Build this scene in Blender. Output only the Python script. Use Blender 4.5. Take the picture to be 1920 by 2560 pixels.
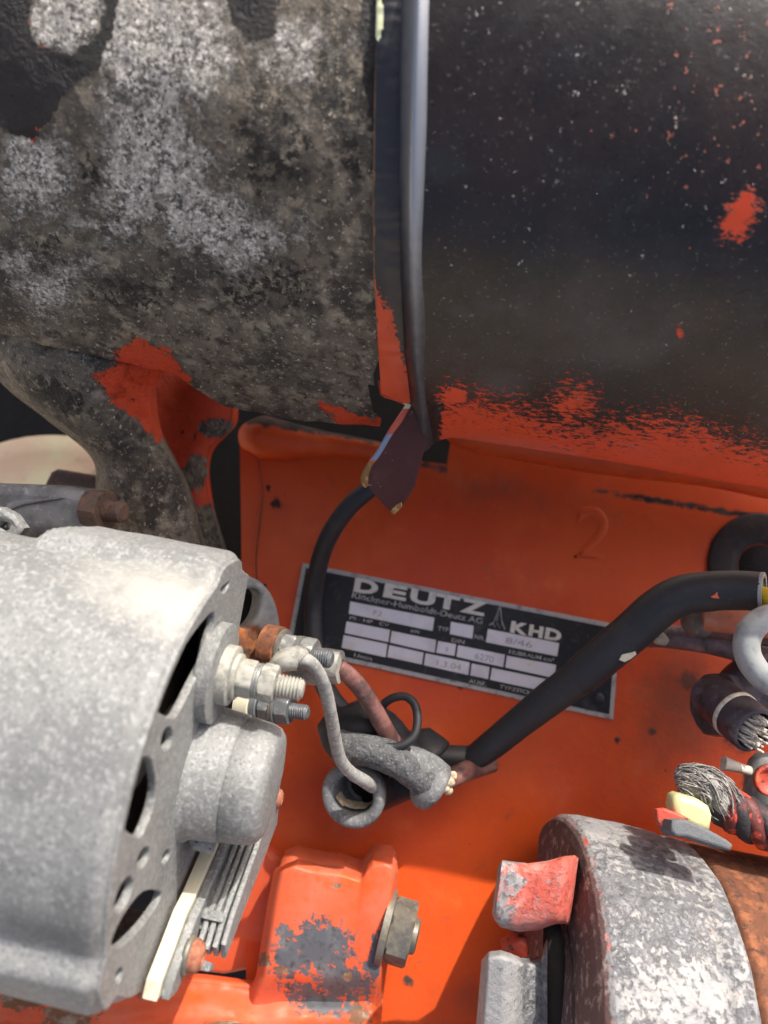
import bpy, bmesh, math, random
import numpy as np
from mathutils import Vector, Matrix, noise as mnoise
random.seed(7)
R_ = math.radians
for o in list(bpy.data.objects):
    bpy.data.objects.remove(o)
scene = bpy.context.scene
COL = scene.collection

# ------------------------------------------------------------------ frame, camera, sky, sun
# Engine frame in mm: x along the engine, y depth away from the lens, z across the block side.
# The whole frame leans back by PITCH (the lens looks steeply down into the engine bay).
PITCH, ROLL, FPX = R_(64), R_(10.6), 1925.0
ROT = Matrix.Rotation(-PITCH, 4, 'X')
LIFT = Matrix.Translation((0, 0, 1.25))
WORLD = LIFT @ ROT
CR, SR = math.cos(ROLL), math.sin(ROLL)

cam = bpy.data.cameras.new('camera')
cam.sensor_fit = 'HORIZONTAL'; cam.sensor_width = 36; cam.lens = 36 * FPX / 1920
cam.clip_start = 0.005; cam.clip_end = 100
cam.dof.use_dof = True; cam.dof.focus_distance = 0.245; cam.dof.aperture_fstop = 12.5
co = bpy.data.objects.new('camera', cam); COL.objects.link(co)
co.matrix_world = WORLD @ Matrix(((CR, -SR, 0, 0), (0, 0, -1, 0), (SR, CR, 0, 0), (0, 0, 0, 1)))
scene.camera = co

sdir = (ROT.to_3x3() @ Vector((0.55, -1.0, 1.80))).normalized()
elev = math.asin(sdir.z); azim = math.atan2(sdir.x, sdir.y)
world = bpy.data.worlds.new('World'); scene.world = world; world.use_nodes = True
wn = world.node_tree; bg = wn.nodes['Background']
sky = wn.nodes.new('ShaderNodeTexSky'); sky.sky_type = 'NISHITA'; sky.sun_disc = False
sky.sun_elevation = elev; sky.sun_rotation = azim
wn.links.new(sky.outputs[0], bg.inputs[0]); bg.inputs[1].default_value = 0.15
sky.dust_density = 6.0; sky.air_density = 0.6; sky.ozone_density = 0.0
sun = bpy.data.lights.new('sun', 'SUN'); sun.energy = 3.1; sun.angle = R_(0.5); sun.color = (1.0, 0.96, 0.90)
so = bpy.data.objects.new('sun', sun); COL.objects.link(so)
so.rotation_euler = sdir.to_track_quat('Z', 'Y').to_euler()
vs = scene.view_settings; vs.view_transform = 'Standard'; vs.look = 'None'; vs.gamma = 1; vs.exposure = 1.0

# ------------------------------------------------------------------ helpers: measuring
def V(*a): return Vector(a)
def P(px, py, d):
    u, v = (px - 960) / FPX, (1280 - py) / FPX
    return Vector((d * (u * CR - v * SR), d, d * (u * SR + v * CR)))
def ray(px, py): return P(px, py, 1.0)
def proj(p):
    u, v = p[0] / p[1] * CR + p[2] / p[1] * SR, -p[0] / p[1] * SR + p[2] / p[1] * CR
    return 960 + u * FPX, 1280 - v * FPX
def on_plane(px, py, o, n):
    r = ray(px, py); return r * (o.dot(n) / r.dot(n))
WD, WT = 338.0, 0.18                                   # block side: y = WD + WT*z
WN = Vector((0, -1, WT)).normalized()
def wall(px, py, off=0.0): return on_plane(px, py, V(0, WD, 0), WN) + WN * off
def interp(x, pts):
    xs = [p[0] for p in pts]; ys = [p[1] for p in pts]
    return float(np.interp(x, xs, ys))
def catmull(pts, n=8, closed=False):
    pts = [Vector(p) for p in pts]; m = len(pts); out = []
    for i in range(m if closed else m - 1):
        if closed: p0, p1, p2, p3 = pts[i - 1], pts[i], pts[(i + 1) % m], pts[(i + 2) % m]
        else: p0, p1, p2, p3 = pts[max(i - 1, 0)], pts[i], pts[i + 1], pts[min(i + 2, m - 1)]
        for k in range(n):
            t = k / n
            out.append(0.5 * (2 * p1 + (p2 - p0) * t + (2 * p0 - 5 * p1 + 4 * p2 - p3) * t * t + (3 * p1 - p0 - 3 * p2 + p3) * t ** 3))
    if not closed: out.append(pts[-1])
    return out
def sstep(a, b, x):
    t = max(0.0, min(1.0, (x - a) / (b - a))); return t * t * (3 - 2 * t)
def fbm(p, s, o=3): return mnoise.fractal(Vector(p) * s, 1.0, 2.0, o)

# worn paint, dirt and painted-light fields, measured in photo pixels of the surface points
def ell(px, py, cx, cy, rx, ry, rot=0.0):
    c, s = math.cos(R_(rot)), math.sin(R_(rot)); dx, dy = px - cx, py - cy
    return 1 - math.hypot((dx * c + dy * s) / rx, (-dx * s + dy * c) / ry)
def poly(px, py, pts, w):
    inside = False; best = 1e9; n = len(pts)
    for i in range(n):
        x1, y1 = pts[i]; x2, y2 = pts[(i + 1) % n]
        if (y1 > py) != (y2 > py) and px < (x2 - x1) * (py - y1) / (y2 - y1) + x1: inside = not inside
        dx, dy = x2 - x1, y2 - y1
        t = max(0, min(1, ((px - x1) * dx + (py - y1) * dy) / (dx * dx + dy * dy)))
        best = min(best, math.hypot(px - x1 - t * dx, py - y1 - t * dy))
    return 0.5 + (best if inside else -best) / w
def cl(v): return max(0.0, min(1.0, v))

# ------------------------------------------------------------------ helpers: things and meshes
BASE = {}
def thing(name, label, cat, at, group=None):
    o = bpy.data.objects.new(name, None); COL.objects.link(o)
    o.empty_display_size = 0.01
    o.matrix_world = WORLD @ Matrix.Translation(Vector(at) * 0.001)
    o['label'] = label; o['category'] = cat
    if group: o['group'] = group
    BASE[o.name] = Vector(at)
    return o
def base_of(o):
    while o.parent: o = o.parent
    return BASE[o.name]
def mk(name, verts, faces, mat, parent, smooth=True, wear_light=None, sharp=None, label=None, kind=None):
    b = base_of(parent)
    me = bpy.data.meshes.new(name)
    me.from_pydata([tuple((Vector(v) - b) * 0.001) for v in verts], [], faces)
    bm = bmesh.new(); bm.from_mesh(me)
    bmesh.ops.recalc_face_normals(bm, faces=bm.faces)
    bm.to_mesh(me); bm.free()
    if wear_light is not None:
        a = me.attributes.new('wear', 'FLOAT_COLOR', 'POINT')
        arr = np.ones((len(verts), 4), dtype=np.float32)
        arr[:, :3] = np.array(wear_light, dtype=np.float32)[:, :3]
        a.data.foreach_set('color', arr.ravel())
    me.materials.append(mat)
    if smooth:
        me.polygons.foreach_set('use_smooth', [True] * len(me.polygons))
        if sharp: me.set_sharp_from_angle(angle=R_(sharp))
    me.update()
    o = bpy.data.objects.new(name, me); COL.objects.link(o)
    o.parent = parent
    if label: o['label'] = label
    if kind: o['kind'] = kind
    return o
def join(parts):
    vs, fs = [], []
    for v, f in parts:
        n = len(vs); vs += list(v); fs += [tuple(i + n for i in q) for q in f]
    return vs, fs
def grid(fn, nu, nv, wear_light=None):
    vs, ws = [], []
    for j in range(nv + 1):
        for i in range(nu + 1):
            p = Vector(fn(i / nu, j / nv)); vs.append(p)
            if wear_light:
                ws.append(wear_light(*proj(p), p))
    fs = [(j * (nu + 1) + i, j * (nu + 1) + i + 1, (j + 1) * (nu + 1) + i + 1, (j + 1) * (nu + 1) + i) for j in range(nv) for i in range(nu)]
    return vs, fs, (ws if wear_light else None)
def frame_of(axis, ref=None):
    a = Vector(axis).normalized(); r = Vector(ref) if ref else Vector((0, 0, 1))
    if abs(a.dot(r.normalized())) > 0.95: r = Vector((0, 1, 0))
    u = (r - a * r.dot(a)).normalized(); return a, u, a.cross(u)
def lathe(o, axis, prof, n=32, rad=None, ref=None):
    a, u, w = frame_of(axis, ref); o = Vector(o); vs, fs = [], []
    for t, r in prof:
        for k in range(n):
            th = 2 * math.pi * k / n; rr = r if rad is None else rad(th, r)
            vs.append(o + a * t + (u * math.cos(th) + w * math.sin(th)) * rr)
    m = len(prof)
    for j in range(m - 1):
        for k in range(n):
            fs.append((j * n + k, j * n + (k + 1) % n, (j + 1) * n + (k + 1) % n, (j + 1) * n + k))
    fs.append(tuple(range(n))[::-1]); fs.append(tuple((m - 1) * n + k for k in range(n)))
    return vs, fs
def hexnut(o, axis, r, h, ph=0.0, ref=None, cham=0.12):
    def rad(th, lim):
        t = (th + ph) % (math.pi / 3) - math.pi / 6
        return min(r * math.cos(math.pi / 6) / math.cos(t), lim)
    c = r * cham
    return lathe(o, axis, [(0, r * 0.86), (0.01, r * 0.9), (c * 0.7, r * 1.01), (h - c * 0.7, r * 1.01), (h - 0.01, r * 0.9), (h, r * 0.6)], 48, rad, ref)
def thread(o, axis, r, h, pitch=0.9, n=24):
    a, u, w = frame_of(axis); o = Vector(o); vs, fs = [], []; m = int(h / pitch * 6) + 1
    for j in range(m + 1):
        t = h * j / m
        for k in range(n):
            th = 2 * math.pi * k / n; ph = (t / pitch - k / n) % 1.0
            rr = r * (0.83 + 0.17 * min(1, max(0, (1 - abs(2 * ph - 1)) * 1.6 - .25)))
            rr = min(rr, r * (1.0 - .34 * sstep(h - .8, h, t)))
            vs.append(o + a * t + (u * math.cos(th) + w * math.sin(th)) * rr)
    for j in range(m):
        for k in range(n): fs.append((j * n + k, j * n + (k + 1) % n, (j + 1) * n + (k + 1) % n, (j + 1) * n + k))
    fs.append(tuple(range(n))[::-1]); fs.append(tuple(m * n + k for k in range(n)))
    return vs, fs
def tube(pts, r, n=14, smooth=6, caps=True, wob=0.0, hollow=0.0):
    path = catmull(pts, smooth) if smooth else [Vector(p) for p in pts]
    m = len(path); vs, fs = [], []; u = None
    rs = [r] * m if not isinstance(r, (list, tuple)) else [float(np.interp(i / (m - 1), np.linspace(0, 1, len(r)), r)) for i in range(m)]
    if hollow:
        path = path + [path[-1], path[-1] - (path[-1] - path[-2]).normalized() * hollow]
        rs = rs + [rs[-1] * 0.8, rs[-1] * 0.78]; m += 2
    for i, p in enumerate(path):
        if hollow and i >= m - 2: t = path[m - 3] - path[m - 4]
        else: t = path[min(i + 1, m - 1)] - path[max(i - 1, 0)]
        t.normalize()
        if u is None: u = frame_of(t)[1]
        u = (u - t * u.dot(t)).normalized(); w = t.cross(u)
        for k in range(n):
            th = 2 * math.pi * k / n; rr = rs[i]
            if wob: rr *= 1 + wob * mnoise.noise(Vector((p.x * .25 + 3 * math.cos(th), p.y * .25 + 3 * math.sin(th), p.z * .25)))
            vs.append(p + (u * math.cos(th) + w * math.sin(th)) * rr)
    for i in range(m - 1):
        for k in range(n):
            fs.append((i * n + k, i * n + (k + 1) % n, (i + 1) * n + (k + 1) % n, (i + 1) * n + k))
    if caps:
        fs.append(tuple(range(n))[::-1]); fs.append(tuple((m - 1) * n + k for k in range(n)))
    return vs, fs
def curve_mesh(cu):
    ob = bpy.data.objects.new('temp', cu)
    me = bpy.data.meshes.new_from_object(ob)
    bpy.data.objects.remove(ob)
    vs = [v.co.copy() for v in me.vertices]; fs = [tuple(p.vertices) for p in me.polygons]
    bpy.data.meshes.remove(me); bpy.data.curves.remove(cu)
    return vs, fs
def plate(loops, o, ux, uy, thick, bevel=0.4, res=2):
    """loops: first the outline then holes, E-space points lying on the plane; the plate grows to +-thick/2 along ux x uy"""
    o, ux, uy = Vector(o), Vector(ux).normalized(), Vector(uy).normalized(); n = ux.cross(uy)
    cu = bpy.data.curves.new('temp', 'CURVE'); cu.dimensions = '2D'; cu.fill_mode = 'BOTH'
    cu.extrude = max(thick / 2 - bevel, 0.001); cu.bevel_depth = bevel; cu.bevel_resolution = res; cu.offset = -bevel
    for lp in loops:
        sp = cu.splines.new('POLY'); sp.points.add(len(lp) - 1); sp.use_cyclic_u = True
        for q, p in zip(sp.points, lp):
            dlt = Vector(p) - o; q.co = (dlt.dot(ux), dlt.dot(uy), 0, 1)
    vs, fs = curve_mesh(cu)
    return [o + ux * v.x + uy * v.y + n * v.z for v in vs], fs
def px_plate(pts, d, thick, bevel=0.4, tilt=None, holes=()):
    """outline traced at depth d, facing the lens (or with normal tilt)"""
    n = Vector(tilt).normalized() if tilt else Vector((0, -1, 0))
    c = P(*np.mean(np.array(pts), axis=0), d)
    ux = V(0, 0, 1).cross(n).normalized() if abs(n.z) < .99 else V(1, 0, 0)
    uy = n.cross(ux)
    lp = [[on_plane(x, y, c, n) for x, y in q] for q in (pts, *holes)]
    return plate(lp, c - n * (thick / 2), ux, uy, thick, bevel)
def text_mesh(s, p0, p1, h, n, thick=0.15, bold=0.0, shear=0.0):
    """text from p0 along to p1 (E points on a plane of normal n), cap height h"""
    cu = bpy.data.curves.new('temp', 'FONT'); cu.body = s; cu.extrude = 0.001; cu.offset = bold; cu.resolution_u = 3; cu.shear = shear
    vs, fs = curve_mesh(cu)
    x0 = min(v.x for v in vs); x1 = max(v.x for v in vs)
    y1 = 0.73; sx = (p1 - p0).length / (x1 - x0); sy = h / y1
    ux = (p1 - p0).normalized(); uy = n.cross(ux)
    return [p0 + ux * (v.x - x0) * sx + uy * v.y * sy + n * (thick if v.z > 0 else 0) for v in vs], fs

# ------------------------------------------------------------------ materials
def srgb(r, g, b):
    f = lambda c: (c / 255 / 12.92) if c / 255 <= .04045 else ((c / 255 + .055) / 1.055) ** 2.4
    return (f(r), f(g), f(b), 1)
def mat(name, base, rough=0.5, metal=0.0, var=(), layers=(), bump=(), bdist=0.3, spec=0.5, coat=0.0, emit=None):
    """var: (colour, scale, lo, hi, detail, stretch); layers: dict(ch, col, bias, ns, na, soft, rough, metal, h); bump: (scale, strength)"""
    m = bpy.data.materials.new(name); m.use_nodes = True
    nt = m.node_tree; N, L = nt.nodes, nt.links
    bs = N['Principled BSDF']
    tc = N.new('ShaderNodeTexCoord'); at = N.new('ShaderNodeAttribute'); at.attribute_name = 'wear'
    sep = N.new('ShaderNodeSeparateColor'); L.new(at.outputs['Color'], sep.inputs[0])
    seed = [0.0]
    def noise(scale, detail=6, rg=0.6, stretch=None):
        mp = N.new('ShaderNodeMapping'); seed[0] += 1.37
        mp.inputs['Location'].default_value = (seed[0], seed[0] * .7, -seed[0])
        if stretch: mp.inputs['Scale'].default_value = stretch
        L.new(tc.outputs['Object'], mp.inputs[0])
        n = N.new('ShaderNodeTexNoise'); n.inputs['Scale'].default_value = scale
        n.inputs['Detail'].default_value = detail; n.inputs['Roughness'].default_value = rg
        L.new(mp.outputs[0], n.inputs['Vector']); return n.outputs['Fac']
    def math_(op, a, b):
        x = N.new('ShaderNodeMath'); x.operation = op
        for k, q in enumerate((a, b)):
            if isinstance(q, (int, float)): x.inputs[k].default_value = q
            else: L.new(q, x.inputs[k])
        return x.outputs[0]
    def smooth(v, lo, hi):
        x = N.new('ShaderNodeMapRange'); x.interpolation_type = 'SMOOTHSTEP'
        x.inputs['From Min'].default_value = lo; x.inputs['From Max'].default_value = hi
        L.new(v, x.inputs['Value']); return x.outputs['Result']
    def mixc(f, a, b):
        x = N.new('ShaderNodeMix'); x.data_type = 'RGBA'; L.new(f, x.inputs[0])
        for k, q in ((6, a), (7, b)):
            if isinstance(q, tuple): x.inputs[k].default_value = q
            else: L.new(q, x.inputs[k])
        return x.outputs[2]
    def mixf(f, a, b):
        x = N.new('ShaderNodeMix'); L.new(f, x.inputs[0])
        for k, q in ((2, a), (3, b)):
            if isinstance(q, (int, float)): x.inputs[k].default_value = q
            else: L.new(q, x.inputs[k])
        return x.outputs[0]
    def coloured(c, vv):
        c = c if len(c) == 4 else (*c, 1)
        out = c
        for t in vv:
            f = smooth(noise(t[1], t[4] if len(t) > 4 else 6, 0.62, t[5] if len(t) > 5 else None), t[2], t[3])
            cc = t[0] if len(t[0]) == 4 else (*t[0], 1)
            out = mixc(f, out, cc)
        return out
    col = coloured(base, var); rg = rough; mt = metal; height = None
    def addh(x):
        nonlocal height
        height = x if height is None else math_('ADD', height, x)
    rgh = math_('ADD', math_('MULTIPLY', noise(260, 5), 0.3), rough - 0.15)
    rg = rgh
    for s, k in bump: addh(math_('MULTIPLY', noise(s, 5, 0.6), k))
    for ly in layers:
        nz = noise(ly.get('ns', 400), ly.get('nd', 8), ly.get('nr', 0.68), ly.get('stretch'))
        v = math_('MULTIPLY', math_('SUBTRACT', nz, 0.5), ly.get('na', 1.0))
        if ly.get('ch') is not None: v = math_('ADD', v, sep.outputs[ly['ch']])
        v = math_('ADD', v, ly.get('bias', 0.0))
        so_ = ly.get('soft', 0.03)
        f = smooth(v, 0.5 - so_, 0.5 + so_)
        if 'k' in ly: f = math_('MULTIPLY', f, ly['k'])
        lc = coloured(ly['col'], ly.get('var', ()))
        col = mixc(f, col, lc)
        rg = mixf(f, rg, ly.get('rough', rough)); mt = mixf(f, mt, ly.get('metal', 0.0))
        if ly.get('h'): addh(math_('MULTIPLY', f, ly['h']))
        if ly.get('gb'):
            s, k = ly['gb']; addh(math_('MULTIPLY', math_('MULTIPLY', noise(s, 6, 0.7), k), f))
    for sock, val in (('Base Color', col), ('Roughness', rg), ('Metallic', mt)):
        if isinstance(val, (int, float, tuple)): bs.inputs[sock].default_value = val
        else: L.new(val, bs.inputs[sock])
    bs.inputs['Specular IOR Level'].default_value = spec
    bs.inputs['Coat Weight'].default_value = coat; bs.inputs['Coat Roughness'].default_value = 0.15
    if height is not None:
        b = N.new('ShaderNodeBump'); b.inputs['Strength'].default_value = 1.0; b.inputs['Distance'].default_value = bdist * 0.001
        L.new(height, b.inputs['Height']); L.new(b.outputs[0], bs.inputs['Normal'])
    return m

OR = (0.60, 0.078, 0.010); OR2 = (0.52, 0.052, 0.008); OR3 = (0.66, 0.11, 0.022)
BLK = (0.016, 0.015, 0.018); DIRT_SHADE = (0.055, 0.042, 0.03); RUST = (0.13, 0.046, 0.02); RUST2 = (0.06, 0.026, 0.016)
M = {}
M['orange_wall'] = mat('orange_enamel', OR, 0.45, spec=.3, var=[(OR2, 16, .4, .7, 9), (OR3, 45, .52, .8, 9), ((0.42, .07, .022), 150, .6, .74, 11), ((.58, .12, .045), 34, .6, .8, 10)],
    layers=[dict(ch=0, col=DIRT_SHADE, var=[((.02, .016, .014), 120, .4, .6)], ns=230, na=0.9, soft=.14, rough=.8),
            dict(ch=1, col=(.16, .05, .025), ns=90, na=0.7, soft=.3, rough=.7, k=.75),
            dict(col=(.52, .20, .12), bias=.0, ns=26, nd=12, nr=.7, na=1.7, soft=.45, rough=.7, k=.45),
            dict(col=(.05, .03, .02), bias=-.05, ns=330, na=2.0, soft=.03, rough=.8, nd=2)],
    bump=[(60, .5), (260, .22), (900, .16)], bdist=.5)
M['orange_bracket'] = mat('chipped_orange_enamel', (0.56, .085, .028), 0.5, spec=.35, var=[((.54, .13, .07), 40, .4, .7), (OR, 90, .5, .7)],
    layers=[dict(ch=0, col=(.095, .10, .11), var=[((.19, .195, .19), 40, .45, .7, 10), ((.06, .05, .05), 300, .5, .7, 10)], ns=330, na=1.9, nd=11, nr=.70, soft=.08, rough=.5, metal=.2, h=-.15),
            dict(ch=1, col=(.17, .085, .045), var=[((.3, .26, .2), 200, .5, .7)], ns=420, na=1.2, soft=.04, rough=.8, h=-.2)],
    bump=[(130, .3), (900, .15)], bdist=.4)
M['alloy_cowl'] = mat('oxidised_cowl_alloy', (.15, .124, .092), 0.65, spec=.3, var=[((.05, .043, .034), 50, .42, .62, 10), ((.27, .23, .165), 150, .48, .66, 12), ((.035, .031, .027), 110, .54, .7, 12), ((.05, .043, .033), 300, .5, .66, 11), ((.42, .37, .28), 700, .58, .68, 7)],
    layers=[dict(ch=1, col=(.42, .39, .34), var=[((.10, .092, .08), 260, .45, .6, 11), ((.84, .79, .70), 850, .44, .66, 8), ((.05, .047, .043), 1000, .54, .66, 6)], ns=240, na=2.5, soft=.30, nd=13, nr=.76, rough=.45, gb=(700, 1.8)),
            dict(col=(.52, .49, .42), bias=.04, ns=360, na=2.2, soft=.10, rough=.7, nd=4),
            dict(ch=0, col=(.018, .016, .016), var=[((.035, .03, .028), 90, .5, .7)], ns=420, na=1.05, nd=11, nr=.74, soft=.05, rough=.5, h=.5),
            dict(ch=2, col=(.6, .065, .022), var=[(OR2, 40, .4, .7), ((.05, .02, .015), 260, .62, .68)], ns=230, na=1.15, soft=.03, rough=.55, h=.3)],
    bump=[(230, .9), (700, 1.6)], bdist=.75)
M['black_panel'] = mat('worn_black_enamel', (.0105, .0085, .008), 0.32, var=[((.026, .016, .013), 18, .42, .68), ((.024, .023, .024), 70, .5, .75, 10), ((.09, .08, .072), 800, .62, .72, 3), ((.10, .09, .08), 130, .68, .78, 12, (3.5, 1, 1))],
    layers=[dict(ch=0, col=(.60, .058, .015), var=[(OR2, 60, .45, .7)], ns=520, na=2.6, nd=12, nr=.78, soft=.10, rough=.5, stretch=(.7, 1.5, 1.5), h=-.12),
            dict(ch=1, col=(.17, .155, .14), ns=60, na=.9, soft=.4, rough=.8, k=.22),
            dict(ch=2, col=(.27, .062, .038), bias=-.50, ns=420, na=2.4, soft=.03, rough=.5, nd=2, h=-.4),
            dict(col=(.30, .30, .27), bias=-.02, ns=400, na=2.6, soft=.06, rough=.3, nd=3, h=1.0)],
    bump=[(30, .35), (600, .25), (1500, .15)], bdist=.4, spec=.36)
M['cast_alloy'] = mat('weathered_cast_alloy', (.198, .204, .198), 0.62, metal=.12, var=[((.142, .148, .145), 60, .42, .64, 11), ((.275, .28, .268), 700, .48, .66, 6), ((.13, .13, .125), 1100, .52, .66, 4), ((.24, .21, .16), 130, .64, .8, 9), ((.30, .302, .288), 330, .58, .74, 10)],
    layers=[dict(col=(.13, .12, .10), bias=.02, ns=38, nd=12, nr=.7, na=1.5, soft=.4, rough=.7, k=.55), dict(col=(.08, .075, .07), bias=.06, ns=260, nd=8, na=2.0, soft=.08, rough=.7, k=.7), dict(ch=0, col=(.07, .07, .07), ns=160, na=.6, soft=.3, rough=.7, k=.8), dict(ch=1, col=(.36, .35, .31), ns=200, na=.8, soft=.3, rough=.7, k=.7)],
    bump=[(420, .6), (1300, .8)], bdist=.3)
M['dull_alloy'] = mat('dull_grey_alloy', (.20, .20, .20), .6, metal=.2, var=[((.12, .12, .12), 120, .4, .65, 9), ((.3, .3, .29), 400, .55, .7)], bump=[(400, .5)], bdist=.2)
M['rusty_alloy'] = mat('rust_stained_alloy', (.22, .22, .215), .6, metal=.2, var=[((.13, .13, .13), 120, .4, .65, 9)],
    layers=[dict(ch=0, col=RUST, var=[((.28, .09, .022), 160, .48, .66), (RUST2, 420, .5, .65)], ns=170, na=.9, soft=.16, rough=.9, gb=(700, 1.0))], bump=[(400, .5)], bdist=.3)
M['peel'] = mat('peeling_white_coating', (.235, .235, .232), 0.6, var=[((.30, .29, .275), 120, .45, .65, 10), ((.20, .205, .215), 300, .48, .7, 11), ((.42, .22, .19), 70, .62, .76, 10)],
    layers=[dict(ch=0, col=(.11, .113, .12), var=[((.19, .195, .205), 240, .42, .6), ((.05, .05, .055), 600, .55, .7)], ns=420, na=2.6, soft=.22, nr=.70, rough=.5, metal=.3, h=-.6, nd=10),
            dict(ch=1, col=(.5, .09, .06), var=[((.55, .22, .18), 90, .4, .7)], ns=200, na=1.3, soft=.1, rough=.6),
            dict(ch=2, col=(.09, .05, .045), var=[((.26, .19, .17), 300, .52, .66, 9)], ns=260, na=.9, soft=.12, rough=.8)],
    bump=[(220, 1.2), (700, .7)], bdist=.45)
M['zinc'] = mat('zinc_plated_steel', (.30, .31, .30), .45, metal=.6, var=[((.20, .19, .16), 250, .42, .62), ((.42, .42, .38), 600, .52, .7)], bump=[(700, .4)], bdist=.12)
M['zinc_dark'] = mat('dull_zinc_steel', (.15, .16, .165), .5, metal=.5, var=[((.2, .17, .12), 200, .5, .7), ((.22, .23, .25), 600, .5, .7)], bump=[(700, .4)], bdist=.12)
M['zinc_pale'] = mat('dusty_plated_steel', (.33, .32, .275), .6, metal=.2, var=[((.2, .2, .18), 300, .45, .65), ((.42, .41, .35), 700, .55, .7)], bump=[(700, .4)], bdist=.12)
M['rust'] = mat('rusty_steel', RUST, .85, var=[((.26, .09, .035), 220, .45, .65), (RUST2, 350, .5, .68)], bump=[(500, 1.0)], bdist=.25)
M['rust_brown'] = mat('brown_rusted_steel', (.11, .068, .05), .8, var=[((.16, .08, .05), 300, .5, .68), ((.06, .04, .035), 500, .5, .68)], bump=[(500, 1.0)], bdist=.25)
M['rust_orange'] = mat('orange_rust_screw', (.27, .095, .05), .8, var=[((.17, .055, .03), 400, .45, .65), ((.34, .15, .08), 700, .5, .7)], bump=[(700, .8)], bdist=.2)
M['ochre_bolt'] = mat('ochre_grey_bolt_steel', (.17, .155, .125), .5, metal=.4, var=[((.11, .105, .095), 200, .4, .65), ((.24, .20, .13), 420, .5, .7)], bump=[(700, .3)], bdist=.15)
M['cream'] = mat('cream_insulator', (.50, .47, .35), .5, var=[((.40, .37, .26), 160, .5, .75)], bump=[(300, .2)], bdist=.1)
M['cream_yellow'] = mat('yellowed_plastic', (.52, .49, .25), .45, var=[((.4, .36, .14), 90, .5, .75)], bump=[(300, .3)], bdist=.2)
M['rubber'] = mat('black_rubber', (.014, .014, .016), .55, var=[((.03, .026, .024), 80, .5, .75), ((.05, .045, .04), 900, .64, .7, 3)], bump=[(300, .3), (1500, .3)], bdist=.12)
M['rubber_dusty'] = mat('dusty_rubber', (.14, .143, .143), .8, var=[((.07, .07, .072), 130, .45, .7), ((.25, .25, .24), 900, .5, .7)], bump=[(800, 1.0), (250, .6)], bdist=.25)
M['rubber_cracked'] = mat('cracked_dusty_rubber', (.085, .088, .09), .85, var=[((.05, .05, .052), 300, .45, .62), ((.18, .18, .172), 1000, .5, .7)], bump=[(520, 2.2), (1200, 1.0)], bdist=.5)
M['grey_wire'] = mat('dusty_grey_insulation', (.26, .255, .235), .7, var=[((.16, .16, .15), 300, .42, .65), ((.4, .39, .34), 900, .55, .68)], bump=[(900, .5)], bdist=.12)
M['copper_wire'] = mat('faded_red_brown_insulation', (.11, .045, .036), .55, var=[((.19, .085, .068), 150, .45, .62), ((.04, .028, .026), 110, .5, .62)], bump=[(600, .3)], bdist=.12)
M['red_pipe'] = mat('worn_red_pipe', (.46, .13, .06), .5, var=[((.28, .08, .045), 200, .5, .7), ((.5, .22, .11), 120, .5, .7)], bump=[(500, .4)], bdist=.15)
M['brown_pipe'] = mat('dark_brown_pipe', (.16, .10, .09), .5, var=[((.36, .2, .16), 90, .46, .66), ((.05, .04, .04), 200, .5, .7)], bump=[(500, .4)], bdist=.15)
M['white_paint'] = mat('chipped_pale_grey_paint', (.29, .30, .285), .55, var=[((.19, .2, .2), 160, .46, .66)],
    layers=[dict(col=(.10, .10, .11), bias=.10, ns=260, na=1.6, soft=.04, rough=.6), dict(col=(.55, .08, .03), bias=.04, ns=200, na=1.6, soft=.03, rough=.5)], bump=[(400, .5)], bdist=.2)
M['fitting'] = mat('grimy_purple_grey_steel', (.075, .06, .068), .45, metal=.3, var=[((.17, .15, .17), 130, .5, .7), ((.05, .03, .025), 260, .5, .65)], bump=[(500, .5)], bdist=.2)
M['yellow'] = mat('yellow_insulation', (.75, .50, .03), .4, var=[((.6, .38, .02), 200, .5, .7)])
M['bone'] = mat('pale_bare_strand', (.62, .57, .47), .6, var=[((.45, .4, .32), 500, .45, .65)])
M['fray'] = mat('frayed_grey_fibre', (.27, .255, .23), .9, var=[((.16, .15, .14), 300, .42, .62), ((.42, .4, .35), 700, .55, .7)], bump=[(900, 1.0)], bdist=.3)
M['strand_red'] = mat('red_painted_strand', (.10, .018, .014), .6, layers=[dict(col=(.55, .06, .03), bias=.42, ns=190, na=1.6, soft=.04, rough=.45), dict(col=(.04, .33, .05), bias=.24, ns=160, na=1.6, soft=.03, rough=.45)], bump=[(700, 1.0)], bdist=.3)
M['strand_black'] = mat('black_strand', (.02, .017, .018), .7, layers=[dict(col=(.22, .03, .022), bias=.34, ns=150, na=1.4, soft=.12, rough=.55), dict(col=(.04, .25, .05), bias=.2, ns=140, na=1.6, soft=.03)], bump=[(900, 1.0)], bdist=.3)
M['grey_rubber'] = mat('grey_cracked_rubber_strip', (.10, .105, .11), .75, layers=[dict(col=(.45, .05, .025), bias=.06, ns=170, na=1.5, soft=.03)], bump=[(300, 1.0), (800, .6)], bdist=.4)
M['red_flake'] = mat('flaking_red_paint', (.42, .05, .025), .55, var=[((.5, .12, .05), 250, .5, .7), ((.06, .03, .025), 300, .55, .62)], bump=[(300, 1.0)], bdist=.3)
M['plate_black'] = mat('nameplate_black', (.008, .0085, .010), .45, spec=.3, var=[((.05, .05, .055), 120, .56, .78), ((.035, .03, .028), 400, .55, .7)], layers=[dict(col=(.16, .16, .16), bias=.05, ns=150, na=1.3, soft=.2, rough=.6, k=.5)], bump=[(200, .3)], bdist=.1)
M['plate_metal'] = mat('nameplate_bare_metal', (.60, .58, .61), .45, metal=.1, var=[((.48, .45, .48), 70, .45, .7), ((.55, .50, .38), 130, .55, .75), ((.2, .18, .17), 600, .68, .74)], bump=[(900, .3)], bdist=.06)
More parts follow.
